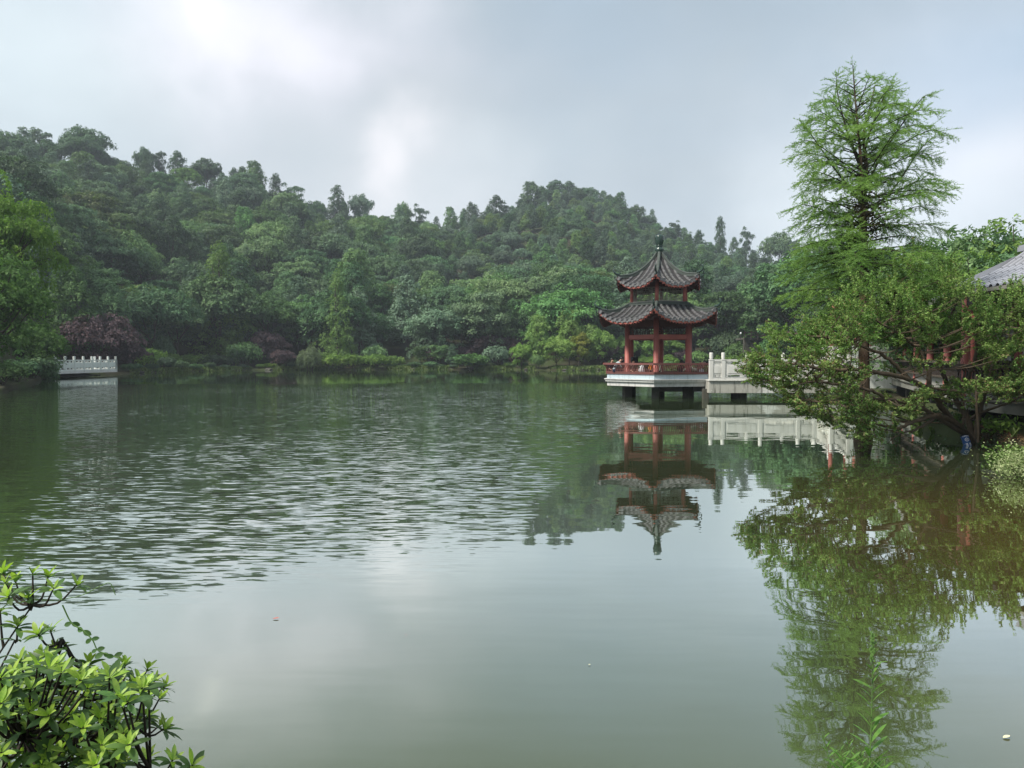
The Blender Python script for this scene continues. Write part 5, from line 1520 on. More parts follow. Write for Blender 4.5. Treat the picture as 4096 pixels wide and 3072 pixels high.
    for a in range(nv):
        for c in range(nu):
            th = math.pi * 0.62 * a / (nv - 1); ph = 2 * math.pi * c / nu
            ff = math.cos(ph); drop = 1.0 if ff < 0.2 else 0.66
            t_ = th * drop
            V.append(k_ + (up * math.cos(t_) + fw * math.sin(t_) * ff + sd * math.sin(t_) * math.sin(ph)) * r - fw * .008)
    hb.add([tuple(v) for v in V], [[a * nu + c, a * nu + (c + 1) % nu, (a + 1) * nu + (c + 1) % nu, (a + 1) * nu + c] for a in range(nv - 1) for c in range(nu)])
    if hair == 'long':
        hb.tube([k_ - fw * .06, k_ - fw * .10 - up * .12, k_ - fw * .09 - up * .26], [.06, .055, .03], 8)
    hb.build('hair', M['hair'], root, smooth=True)
    return root

def seat_at(u, R, ang):
    """point on the bench ring of the pavilion; ang in degrees of the pavilion's own frame"""
    a = math.radians(ang) + PROT
    return Vector((PC.x + R * math.cos(a), PC.y + R * math.sin(a), 1.33))
make_person('person in a grey shirt leaning forward on the left end of the pavilion bench', at(2452, 1480, 38.9).xy.to_3d() + Vector((0, 0, 1.33)), math.radians(10), 'lean', 'cloth_grey', 'cloth_navy')
make_person('black haired person in dark clothes seated behind the one in grey', at(2441, 1480, 39.9).xy.to_3d() + Vector((0, 0, 1.26)), math.radians(-60), 'sit', 'cloth_navy', 'cloth_black', 'long')
make_person('seated person in a mauve top half hidden by the left post', at(2529, 1480, 40.6).xy.to_3d() + Vector((0, 0, 1.20)), math.radians(-80), 'sit', 'cloth_pink', 'cloth_black', 'long')
make_person('person in a cream shirt seated against the middle post', at(2641, 1480, 38.35).xy.to_3d() + Vector((0, 0, 1.22)), math.radians(150), 'sit', 'cloth_cream', 'cloth_black')
make_person('small child in an orange top standing left of the middle post', at(2602, 1480, 38.3).xy.to_3d() + Vector((0, 0, 1.0)), math.radians(120), 'stand', 'cloth_orange', 'cloth_black', 'short', 0.52)
make_person('person lying back on the bench at the right end of the railing', at(2778, 1480, 38.9).xy.to_3d() + Vector((0, 0, 1.33)), math.radians(12), 'lie', 'cloth_pink', 'cloth_cream')
make_person('person in dark clothes seated just left of the right post', at(2722, 1480, 38.7).xy.to_3d() + Vector((0, 0, 1.15)), math.radians(60), 'sit', 'cloth_black', 'cloth_navy')

def make_box():
    p = at(2538, 1450, 40.9)
    r = thing('speaker_case', 'black boxy case standing behind the railing beside the left post', 'case', (p.x, p.y, 1.0), 0.25)
    b = MB(); b.box((0, 0, 1.0), (0.33, 0.26, 0.31), taper=1.0); b.box((0, -0.135, 1.0), (0.28, 0.012, 0.26)); b.box((0.05, 0, 0.82), (0.2, 0.2, 0.05), taper=1.6)
    b.build('case', M['black'], r)
    b = MB(); b.beam((-0.08, 0, 1.16), (0.08, 0, 1.16), 0.03, 0.02); b.build('handle', M['steel'], r)
    b = MB(); b.tube([(0, 0, 0.05), (0, 0, 0.80)], 0.02, 8)
    for q in range(3):
        a = q * 2.09; b.tube([(0, 0, 0.35), (0.28 * math.cos(a), 0.28 * math.sin(a), 0.01)], 0.012, 6)
    b.build('stand', M['black'], r)
    p = at(2567, 1480, 38.25)
    r = thing('white_bag', 'rumpled white bag on the bench behind the left railing', 'bag', (p.x, p.y, 1.33))
    b = MB(); b.lathe([(0, 0), (.12, .01), (.16, .10), (.14, .24), (.10, .34), (.05, .38), (0, .37)], 12)
    rr = np.random.default_rng(3); b.V = [v * np.array([1, .6, 1]) + rr.normal(0, .008, v.shape) for v in b.V]
    b.build('sack', M['cloth_white'], r, smooth=True)
    b = MB(); b.tube([(-.06, 0, .34), (-.03, 0, .46), (.03, 0, .46), (.06, 0, .34)], .008, 6); b.build('handle', M['cloth_white'], r)
    p = at(2812, 1480, 38.3)
    r = thing('white_bag', 'small pale parcel on the bench at the right corner of the railing', 'bag', (p.x - 0.08, p.y, 1.33))
    b = MB(); b.box((0, 0, .09), (.22, .14, .18), taper=.8); b.box((0.02, 0, .2), (.06, .05, .04)); b.build('parcel', M['cloth_white'], r)
make_box()

# ------------------------------------------------------------------ feathery pond tree
def smooth_path(P, n):
    P = np.asarray([list(p) for p in P], float)
    t = np.arange(len(P)); tt = np.linspace(0, len(P) - 1, n)
    return np.stack([lerp_curve(t, P[:, i])(tt) for i in range(3)], 1)

def build_pond_tree():
    r = np.random.default_rng(77)
    Y0 = depth(1768)
    base = at(3455, 1768, Y0)
    root = thing('feathery_pond_tree', 'tall feathery conifer with fine pale green needles growing out of the water', 'tree', (base.x, base.y, 0))
    def loc(u, v, dy=0.0):
        p = at(u, v, Y0 + dy); return np.array([p.x - base.x, p.y - base.y, p.z])
    trunk = smooth_path([loc(3455, 1900), loc(3455, 1768), loc(3456, 1650), loc(3456, 1450), loc(3455, 1200), loc(3454, 950), loc(3450, 760), loc(3440, 600), loc(3424, 430), loc(3412, 262)], 40)
    lead2 = smooth_path([loc(3455, 800), loc(3466, 680, .05), loc(3455, 540, .1), loc(3480, 430, .15), loc(3500, 340, .2)], 14)
    zz = trunk[:, 2]
    rad = np.interp(zz, [-1, 0, 0.35, 1.0, 2.5, 5, 7, 9.4], [0.30, 0.215, 0.165, 0.142, 0.122, 0.088, 0.040, 0.006])
    b = MB()
    an = np.arange(18) * 2 * math.pi / 18
    V = []
    for p, rr in zip(trunk, rad):
        fl = 1 + 0.10 * np.sin(an * 5 + 0.6) * np.clip(1.6 - p[2], 0.15, 1.6)
        V.append(np.stack([p[0] + rr * fl * np.cos(an), p[1] + rr * fl * np.sin(an), np.full(18, p[2])], 1))
    b.add(np.vstack(V), [[i * 18 + j, i * 18 + (j + 1) % 18, (i + 1) * 18 + (j + 1) % 18, (i + 1) * 18 + j] for i in range(39) for j in range(18)])
    b.tube(lead2, np.linspace(0.06, 0.008, 14), 8)
    t = NT('bark_fibrous')
    co = t.coord('Object', (9, 9, 0.8)); n = t.noise(co, 2.0, 5, 0.6, 0.3)
    c = t.mix(n, (0.035, 0.028, 0.020), (0.17, 0.125, 0.09)); c = t.mix(t.ramp(t.noise(t.coord('Object'), 1.1, 3), [(0.5, 0.0), (0.7, 0.5)]), c, (0.20, 0.075, 0.05))
    b.build('trunk', t.done(t.bsdf(c, 0.9, 0.1, n, 1.0, 0.03)), root, smooth=True)
    # crown outline: height -> reach left/right
    env_v = [262, 330, 400, 470, 560, 660, 800, 900, 1000, 1100, 1200, 1290, 1360]
    env_l = [25, 130, 190, 240, 270, 285, 300, 300, 285, 320, 320, 270, 150]
    env_r = [25, 100, 200, 290, 310, 315, 310, 310, 300, 290, 240, 160, 80]
    zt = [loc(3455, v)[2] for v in env_v]
    LB, TW = MB(), []
    zmax = zt[0]
    nb = 185
    tx = lambda z: np.array([np.interp(z, trunk[:, 2], trunk[:, 0]), np.interp(z, trunk[:, 2], trunk[:, 1])])
    needles_o, needles_d = [], []
    def add_branch(P, r0, frac, reach, dens=1.0):
        n = len(P)
        LB.tube(P, np.linspace(r0, 0.003, n), 5, cap=False)
        T = unit(np.gradient(P, axis=0))
        for k_ in range(2, n):
            side = unit(np.cross(T[k_], np.array([0, 0, 1.0]) + r.normal(0, .25, 3)))
            for sgn in (-1, 1):
                if r.random() < 0.20: continue
                g = k_ / n
                l = (0.15 + 0.36 * math.sin(math.pi * min(1, g * 1.02)) ** 0.8) * r.uniform(0.5, 1.3) * min(1, reach / 1.2) * dens
                dd = unit(T[k_] * r.uniform(0.4, 1.0) + side * sgn * r.uniform(0.5, 1.0) + np.array([0, 0, r.uniform(-.65, .30)]))
                TW.append((P[k_], dd, l, side * sgn))
        TW.append((P[-1], T[-1], 0.2, side))
    for i in range(nb):
        f = i / nb
        z = zt[-1] + (zmax - 0.25 - zt[-1]) * f ** 1.15 + r.uniform(-.16, .16)
        az = r.uniform(0, 6.28)
        ca, sa = math.cos(az), math.sin(az)
        Ll = np.interp(z, zt[::-1], env_l[::-1]) * Y0 / F; Lr = np.interp(z, zt[::-1], env_r[::-1]) * Y0 / F
        reach = (Lr if ca > 0 else Ll) * abs(ca) + 0.5 * (Ll + Lr) * (1 - abs(ca))
        reach *= r.choice([r.uniform(0.4, 0.8), r.uniform(0.8, 1.15), r.uniform(0.85, 1.1)])
        frac = (z - zt[-1]) / (zmax - zt[-1])
        rise = np.interp(frac, [0, .25, .6, .85, 1], [-0.20, -0.05, 0.15, 0.45, 0.9]) + r.uniform(-.22, .32)
        d = np.array([ca, sa, 0])
        z0 = z - reach * rise * 0.8
        o = np.array([*tx(z0), z0])
        pts = [o, o + d * reach * .4 + [0, 0, reach * (rise * .42 + .04)], o + d * reach * .75 + [0, 0, reach * (rise * .78 + .03)], o + d * reach + [0, 0, reach * (rise * .82 - .06)]]
        side = np.array([-sa, ca, 0]); wob = r.uniform(-.2, .2) * reach
        pts[1] = pts[1] + side * wob * .5; pts[2] = pts[2] + side * wob; pts[3] = pts[3] + side * wob * .8
        add_branch(smooth_path(pts, max(8, int(reach / 0.07))), 0.020 * (0.5 + 0.6 * (1 - frac)) + 0.004, frac, reach)
    for pl in ([(3440, 600, 0), (3428, 470, .02), (3418, 370, 0), (3410, 258, 0)], [(3436, 560, .1), (3410, 450, .25), (3385, 370, .3)], [(3452, 700, 0), (3400, 560, -.1), (3362, 430, -.1), (3345, 330, 0), (3350, 300, 0)], [(3455, 760, 0), (3530, 620, .1), (3620, 480, .2), (3690, 392, .2), (3722, 378, .2)], [(3448, 640, 0), (3490, 500, -.15), (3535, 390, -.2), (3570, 338, -.2)],
               [(3455, 820, 0), (3350, 690, .2), (3260, 560, .3), (3215, 500, .3)], [(3454, 880, 0), (3570, 760, -.2), (3680, 600, -.3), (3745, 540, -.3)], [(3454, 720, 0), (3420, 600, .3), (3330, 480, .5), (3250, 430, .5)]):
        P = smooth_path([loc(*q) for q in pl], 26); add_branch(P, 0.03, .6, 1.6, 0.95)
    for (p, d, l, s) in TW:
        m = max(3, int(l / 0.019))
        q = np.linspace(0.08, 1, m)[:, None]
        pts = p + d * l * q + np.array([0, 0, -0.10]) * l * q ** 2
        needles_o.append(pts); needles_d.append(np.broadcast_to(d, (m, 3)))
    O = np.vstack(needles_o); Dd = np.vstack(needles_d)
    for sgn in (-1, 1):
        n = len(O)
        up = np.array([0, 0, 1.0])
        sd = unit(np.cross(Dd, up + r.normal(size=(n, 3)) * .55)) * sgn
        nd = unit(sd * 1.0 + Dd * 0.55 + np.array([0, 0, .25]) + r.normal(size=(n, 3)) * 0.22)
        L = r.uniform(0.035, 0.075, n)[:, None]
        w = unit(np.cross(nd, r.normal(size=(n, 3)))) * 0.0070
        V = np.stack([O - w, O + w, O + nd * L], 1).reshape(-1, 3)
        TW_F = np.arange(n * 3).reshape(n, 3)
        if sgn == -1: NB = MB()
        NB.add(V, TW_F)
    TB = MB()
    for (p, d, l, s) in TW:
        e = p + d * l + np.array([0, 0, -0.10 * l]); w = unit(np.cross(d, [0.3, 0.2, 1.0])) * 0.0028
        TB.add([p - w, p + w, e], [[0, 1, 2]])
    print('needles', len(O) * 2, 'twigs', len(TW))
    LB.build('branches', M['bark_dark'], root, smooth=True)
    TB.build('twigs', M['twig'], root)
    NB.build('needles', M['needle'], root, kind='stuff')
    # dark climber clinging to the trunk
    vr = thing('climbing_vine', 'dark brown climber with small leaves wrapped round the trunk of the pond tree', 'vine', (base.x, base.y, 0))
    b = MB(); n = 2600
    v = np.concatenate([r.normal(890, 70, 1700), r.normal(1080, 60, 500), r.normal(740, 40, 400)]); v = np.clip(v, 620, 1330)
    z = np.array([loc(3455, a)[2] for a in v])
    rr = np.abs(r.normal(0, 1, n)) * np.interp(v, [650, 850, 950, 1150, 1300], [0.12, 0.42, 0.50, 0.28, 0.1]) * 0.62 + 0.05
    a = r.uniform(0, 6.28, n)
    P = np.stack([rr * np.cos(a) + np.interp(z, trunk[:, 2], trunk[:, 0]), rr * np.sin(a), z], 1)
    V, Fq = cards(P, unit(r.normal(size=(n, 3))), 0.035, 0.6, r); b.add(V, Fq)
    b.build('leaves', M['leaf_vine_dark'], vr)
    b = MB()
    for q in range(46):
        z0 = loc(3455, r.uniform(760, 1150))[2]; a = r.uniform(0, 6.28); L = r.uniform(0.2, 0.55)
        o = np.array([*tx(z0), z0]); e = o + [L * math.cos(a), L * math.sin(a), r.uniform(-.1, .35)]
        b.tube([o, (o + e) / 2 + [0, 0, .06], e], [.009, .006, .003], 4)
    b.build('stems', M['bark_dark'], vr)
build_pond_tree()

# ------------------------------------------------------------------ spreading shrub on the right bank
def inpoly(x, y, poly):
    c = False; n = len(poly); j_ = n - 1
    for i in range(n):
        xi, yi = poly[i]; xj, yj = poly[j_]
        if (yi > y) != (yj > y) and x < (xj - xi) * (y - yi) / (yj - yi) + xi: c = not c
        j_ = i
    return c

def build_shrub():
    r = np.random.default_rng(91)
    base = at(3893, 1752, 18.0); base.z = 0.02
    root = thing('spreading_shrub', 'wide spreading small leaved shrub with bent bare stems leaning over the water', 'shrub', base)
    Bv = np.array(base)
    def lp(u, v, Y): return np.array(at(u, v, Y)) - Bv
    limbs = [
        ([(3893, 1770, 18.0), (3846, 1715, 17.7), (3800, 1682, 17.4), (3745, 1664, 17.0), (3700, 1672, 16.8), (3650, 1690, 16.6), (3590, 1712, 16.4), (3520, 1700, 16.2), (3440, 1680, 16.2)], 0.085),
        ([(3745, 1664, 17.0), (3700, 1700, 16.8), (3650, 1725, 16.6), (3600, 1735, 16.5), (3560, 1762, 16.4)], 0.04),
        ([(3893, 1768, 18.0), (3830, 1705, 17.8), (3775, 1640, 17.4), (3720, 1565, 17.0), (3640, 1520, 16.6), (3520, 1490, 16.4), (3380, 1480, 16.3), (3240, 1470, 16.3), (3110, 1452, 16.4), (3010, 1478, 16.5)], 0.085),
        ([(3720, 1565, 17.0), (3712, 1480, 16.9), (3680, 1400, 16.9), (3640, 1310, 17.0), (3600, 1220, 17.1), (3560, 1150, 17.2)], 0.06),
        ([(3900, 1765, 18.1), (3870, 1680, 18.2), (3820, 1590, 18.3), (3770, 1490, 18.3), (3765, 1380, 18.3), (3800, 1270, 18.2), (3850, 1160, 18.1)], 0.085),
        ([(3905, 1760, 18.1), (3915, 1660, 18.0), (3940, 1560, 17.8), (3975, 1450, 17.5), (4010, 1330, 17.2), (4060, 1230, 17.0)], 0.075),
        ([(3880, 1758, 18.0), (3800, 1700, 17.4), (3700, 1640, 16.8), (3560, 1600, 16.2), (3420, 1600, 15.9), (3300, 1610, 15.8), (3190, 1590, 15.8)], 0.065),
        ([(3640, 1520, 16.6), (3560, 1440, 16.5), (3460, 1390, 16.4), (3340, 1360, 16.4), (3230, 1340, 16.5), (3140, 1330, 16.6)], 0.05),
        ([(3560, 1600, 16.2), (3480, 1560, 15.9), (3380, 1540, 15.8), (3260, 1530, 15.8), (3160, 1540, 15.8), (3070, 1520, 15.9)], 0.04),
        ([(3820, 1590, 18.3), (3880, 1500, 18.0), (3905, 1400, 17.8), (3900, 1300, 17.6), (3930, 1210, 17.5)], 0.05),
        ([(3680, 1400, 16.9), (3600, 1340, 16.6), (3500, 1280, 16.5), (3420, 1230, 16.5)], 0.04),
        ([(3870, 1680, 18.2), (3950, 1640, 17.8), (4040, 1610, 17.2), (4110, 1560, 16.8)], 0.045),
        ([(3846, 1715, 17.7), (3858, 1640, 17.6), (3840, 1560, 17.5), (3860, 1480, 17.4)], 0.035),
    ]
    SP, SR = [], []
    for L, r0 in limbs:
        P = smooth_path([lp(*q) for q in L], len(L) * 6)
        P[2:] += r.normal(0, 0.012, P[2:].shape)
        rad = np.linspace(r0, r0 * 0.22, len(P))
        b = MB(); b.tube(P, rad, 8); b.build('stem', M['bark_shrub'], root, smooth=True)
        SP.append(P); SR.append(rad)
    SPa = np.vstack(SP); SRa = np.concatenate(SR)
    outline = [(2985, 1500), (3005, 1440), (3040, 1385), (3095, 1335), (3190, 1318), (3290, 1275), (3350, 1225), (3420, 1165), (3510, 1120), (3600, 1105), (3660, 1040), (3760, 1060), (3830, 1110), (3880, 1180),
               (3960, 1210), (4030, 1180), (4110, 1140), (4130, 1620), (4060, 1610), (4000, 1580), (3930, 1600), (3900, 1645), (3790, 1640), (3740, 1600), (3700, 1660), (3690, 1700), (3640, 1700), (3560, 1650),
               (3570, 1720), (3500, 1790), (3430, 1765), (3380, 1700), (3290, 1690), (3200, 1655), (3170, 1600), (3080, 1560)]
    bare = [(3430, 1395), (3560, 1350), (3700, 1385), (3900, 1385), (3960, 1450), (3900, 1540), (3760, 1560), (3600, 1600), (3480, 1560), (3420, 1480)]
    pads = []
    tries = 0
    while len(pads) < 440 and tries < 20000:
        tries += 1
        u, v = r.uniform(2970, 4130), r.uniform(1040, 1800)
        if not inpoly(u, v, outline): continue
        if inpoly(u, v, bare) and r.random() < 0.84: continue
        if v < 1230 and u < 3760 and r.random() < 0.6: continue
        Y = np.interp(u, [2980, 3400, 3800, 4130], [16.4, 16.2, 17.2, 16.9]) + r.uniform(-1.3, 1.7) * np.interp(u, [2980, 3300, 4100], [.35, 1, 1])
        pads.append((u, v, Y))
    PT, TWg = [], MB()
    Ls, Ns = [], []
    LV = []
    for (u, v, Y) in pads:
        c = lp(u, v, Y)
        dist = np.linalg.norm(SPa - c, axis=1) + 0.5 * np.maximum(0, SPa[:, 2] - c[2])
        i = int(np.argmin(dist)); o = SPa[i]
        mid = (o + c) / 2 + np.array([0, 0, -0.06 * np.linalg.norm(c - o)]) + r.normal(0, .05, 3)
        TWg.tube(smooth_path([o, mid, c], 6), np.linspace(min(0.018, SRa[i] * .6), 0.005, 6), 5, cap=False)
        out = unit(c - np.array([0.0, 0.0, 0.4])); out = unit(out + np.array([0, 0, 0.25]))
        # shoots fanning from the clump, leaves in two rows along each
        tall = v < 1260
        for s in range(7 if not tall else 5):
            d = unit(out * 0.9 + r.normal(size=3) * np.array([.55, .55, .28 if not tall else .2]) + np.array([0, 0, 0.15 if not tall else 1.0]))
            L = r.uniform(0.22, 0.46) * (1.25 if tall else 1)
            st = c + r.normal(0, .07, 3)
            m = int(L / 0.0105)
            q = np.linspace(0.05, 1, m)[:, None]
            pts = st + d * L * q + np.array([0, 0, -0.10]) * L * q ** 2 * (0.6 if tall else 1.5)
            pts = np.vstack([pts, pts[::2]]) + r.normal(0, 0.016, (m + len(pts[::2]), 3))
            LV.append(pts)
            e = st + d * L; TWg.tube([st, st + d * L * .5, e - [0, 0, .03 * L]], [0.004, 0.003, 0.0015], 3, cap=False)
    P = np.vstack(LV); n = len(P)
    print('shrub leaves', n)
    V, Fq = cards(P, unit(r.normal(size=(n, 3)) * 0.7 + np.array([0, -0.15, 0.9])), 0.025, 0.55, r)
    old = (r.random(n) < np.where(P[:, 2] < 2.2, 0.28, 0.10))
    b = MB(); b.add(V.reshape(-1, 4, 3)[~old].reshape(-1, 3), np.arange((~old).sum() * 4).reshape(-1, 4)); b.build('leaves', M['leaf_shrub'], root, kind='stuff')
    b = MB(); b.add(V.reshape(-1, 4, 3)[old].reshape(-1, 3), np.arange(old.sum() * 4).reshape(-1, 4)); b.build('old_leaves', M['leaf_old'], root, kind='stuff')
    TWg.build('twigs', M['bark_shrub'], root)
    # thin pale bare shoots beside the stems
    for (pts, rr, lab) in (([(3862, 1600, 17.6), (3872, 1650, 17.6), (3868, 1715, 17.6)], 0.009, None), ([(3905, 1500, 16.9), (3906, 1620, 16.9), (3912, 1700, 16.9), (3912, 1770, 16.9)], 0.03, None), ([(3900, 1700, 17.3), (3897, 1760, 17.3)], 0.007, None)):
        b = MB(); b.tube(smooth_path([lp(*q) for q in pts], 10), rr, 6); b.build('stem', M['bark_shrub'], root, smooth=True)
build_shrub()

# blue printed cloth wrapped round the foot of the shrub
def build_wrap():
    b = MB(); nseg, nz = 14, 8
    c0, c1 = at(3866, 1748, 17.5), at(3874, 1790, 17.4)
    p0, p1 = at(3858, 1746, 17.45), at(3876, 1796, 17.3)
    up = (p0 - p1).normalized(); rad = 0.085
    fw = Vector((-0.22, -0.97, 0)).normalized(); sd = up.cross(fw).normalized(); fw = sd.cross(up).normalized()
    t = NT('printed_blue_cloth')
    co = t.coord('Object'); n = t.noise(co, 12, 4)
    mat = t.done(t.bsdf(t.mix(n, (0.010, 0.045, 0.16), (0.02, 0.085, 0.27)), 0.6, 0.3, n, 0.4, 0.01))
    Ht = (p0 - p1).length
    V = []
    for i in range(nz):
        for j_ in range(nseg + 1):
            a = -1.9 + 3.8 * j_ / nseg
            rr = rad * (1 + 0.03 * math.sin(i * 2.1 + j_))
            V.append(tuple(fw * rr * math.cos(a) + sd * rr * math.sin(a) + up * (Ht * i / (nz - 1))))
    b.add(V, [[i * (nseg + 1) + j_, i * (nseg + 1) + j_ + 1, (i + 1) * (nseg + 1) + j_ + 1, (i + 1) * (nseg + 1) + j_] for i in range(nz - 1) for j_ in range(nseg)])
    root = thing('blue_wrap', 'blue cloth band with white marks tied round the foot of the spreading shrub', 'cloth wrap', p1)
    b.build('cloth', mat, root, smooth=True)
    # white marks, printed: a dotted band, a round emblem and two blocks of strokes
    def pt(x, h, off=0.003):
        a = x / rad; return tuple(fw * (rad * 1.035 + off) * math.cos(a) + sd * (rad * 1.035 + off) * math.sin(a) + up * h)
    w = MB()
    def stroke(x0, h0, x1, h1, wd=0.006):
        d = Vector((x1 - x0, h1 - h0)); d.normalize(); nx, ny = -d.y * wd / 2, d.x * wd / 2
        w.add([pt(x0 - nx, h0 - ny), pt(x1 - nx, h1 - ny), pt(x1 + nx, h1 + ny), pt(x0 + nx, h0 + ny)], [[0, 1, 2, 3]])
    for q in range(7):
        cx = -0.066 + q * 0.022
        for k_ in range(6):
            a0, a1 = k_ * 1.047, (k_ + 1) * 1.047
            stroke(cx + .008 * math.cos(a0), Ht * .94 + .009 * math.sin(a0), cx + .008 * math.cos(a1), Ht * .94 + .009 * math.sin(a1), .005)
    for R_ in (0.042, 0.034):
        for k_ in range(14):
            a0, a1 = k_ * .449, (k_ + 1) * .449
            stroke(R_ * math.cos(a0), Ht * .66 + R_ * math.sin(a0), R_ * math.cos(a1), Ht * .66 + R_ * math.sin(a1), .005)
    stroke(-.015, Ht * .69, 0, Ht * .64, .008); stroke(0, Ht * .64, .018, Ht * .70, .008)
    for cx in (-.034, .034):
        for dh in (.03, .012, -.008): stroke(cx - .02, Ht * .28 + dh, cx + .02, Ht * .28 + dh, .008)
        stroke(cx + .016, Ht * .28 + .035, cx + .016, Ht * .28 - .04, .007); stroke(cx - .02, Ht * .28 - .03, cx + .006, Ht * .28 - .03, .009)
    w.build('print', M['cloth_white'], root)
    b = MB(); b.tube([tuple(fw * .09 * math.cos(a) + sd * .09 * math.sin(a) + up * (Ht + .02)) for a in np.linspace(-3.1, 3.1, 14)], 0.012, 6)
    b.build('tie', M['black'], root)
build_wrap()

# ------------------------------------------------------------------ small plants on the right bank
def leafy_clump(name, label, cat, loc, n, spread, size, mat, seed, h=0.3, ratio=0.5, stems=8):
    r = np.random.default_rng(seed)
    root = thing(name, label, cat, loc)
    P = r.normal(size=(n, 3)) * np.array([spread, spread, h * 0.35]) + np.array([0, 0, h * 0.6])
    P[:, 2] = np.maximum(P[:, 2], 0.02)
    b = MB(); V, Fq = cards(P, unit(r.normal(size=(n, 3)) * .6 + np.array([0, -.1, 1])), size, ratio, r); b.add(V, Fq); b.build('leaves', M[mat], root)
    b = MB()
    for q in range(stems):
        e = P[r.integers(n)]; b.tube([(e[0] * .3, e[1] * .3, -.05), tuple(e * [.8, .8, .6]), tuple(e)], [.008, .006, .003], 5)
    b.build('stems', M['twig'], root)
    return root
p = at(4070, 1890, 12.6)
leafy_clump('variegated_bush', 'pale cream and green leaved bush at the right edge above the water', 'bush', (p.x + 0.12, 12.6, -0.02), 3600, 0.24, 0.022, 'leaf_pale', 5, 0.40, stems=24)
for u, v, D_, nn, sp, sz, mt, lb in ((4010, 1700, 17.6, 260, .22, .06, 'leaf_shore', 'bright fern like weed under the corridor slab'), (4085, 1800, 15.2, 400, .25, .05, 'leaf_shore', 'green weed at the right edge of the bank'),
                             (3760, 1700, 20.5, 700, .35, .04, 'leaf_dark', 'dark undergrowth behind the bent shrub stems'), (3950, 1730, 17.6, 300, .3, .04, 'leaf_dark', 'low dark weed between the shrub and the slab'),
                             (3660, 1690, 22.5, 900, .45, .05, 'leaf_mid', 'undergrowth at the foot of the far corridor')):
    q = at(u, v, D_)
    leafy_clump('bank_weed', lb, 'weed', (q.x, D_, float(ground_z(q.x, D_)) - 0.02), nn, sp, sz, mt, u)
def leaf_litter():
    r = np.random.default_rng(12); b = MB(); n = 2600
    u = r.uniform(3880, 4200, n); s = (u - CX) / F; Y = np.interp(s, SH_S, SH_Y) + np.abs(r.normal(0, 0.8, n)) + 0.05
    P = np.stack([s * Y, Y, ground_z(s * Y, Y) + 0.012], 1)
    V, Fq = cards(P, unit(r.normal(size=(n, 3)) * .25 + np.array([0, 0, 1])), 0.03, 0.45, r); b.add(V, Fq)
    t = leafmat('dead_leaves', (0.16, 0.06, 0.035), (0.20, 0.13, 0.06), 0.1, 0.5, 0)
    b.build('leaf_litter', t, kind='stuff', label='reddish fallen leaves on the bank under the corridor')
leaf_litter()

# ------------------------------------------------------------------ near plants
def leaf_mesh(name, mat, L=1.0, W=0.32, fold=0.18, curl=-0.18):
    b = MB(); n = 5; V = []
    for i in range(n + 1):
        t = i / n; w = W / 2 * math.sin(math.pi * min(1, t * 0.93 + 0.05)) ** 0.75 if i < n else 0.0
        x = L * t; z = curl * t * t * L
        V += [[x, -w, z + fold * w], [x, 0, z], [x, w, z + fold * w]]
    Fq = []
    for i in range(n):
        Fq += [[3 * i, 3 * i + 3, 3 * i + 4, 3 * i + 1], [3 * i + 1, 3 * i + 4, 3 * i + 5, 3 * i + 2]]
    b.add(V, Fq); return b.mesh(name, mat, True)

def rot_to(d, roll):
    d = Vector(d).normalized()
    q = d.to_track_quat('X', 'Z')
    return (q.to_matrix() @ Matrix.Rotation(roll, 3, 'X'))

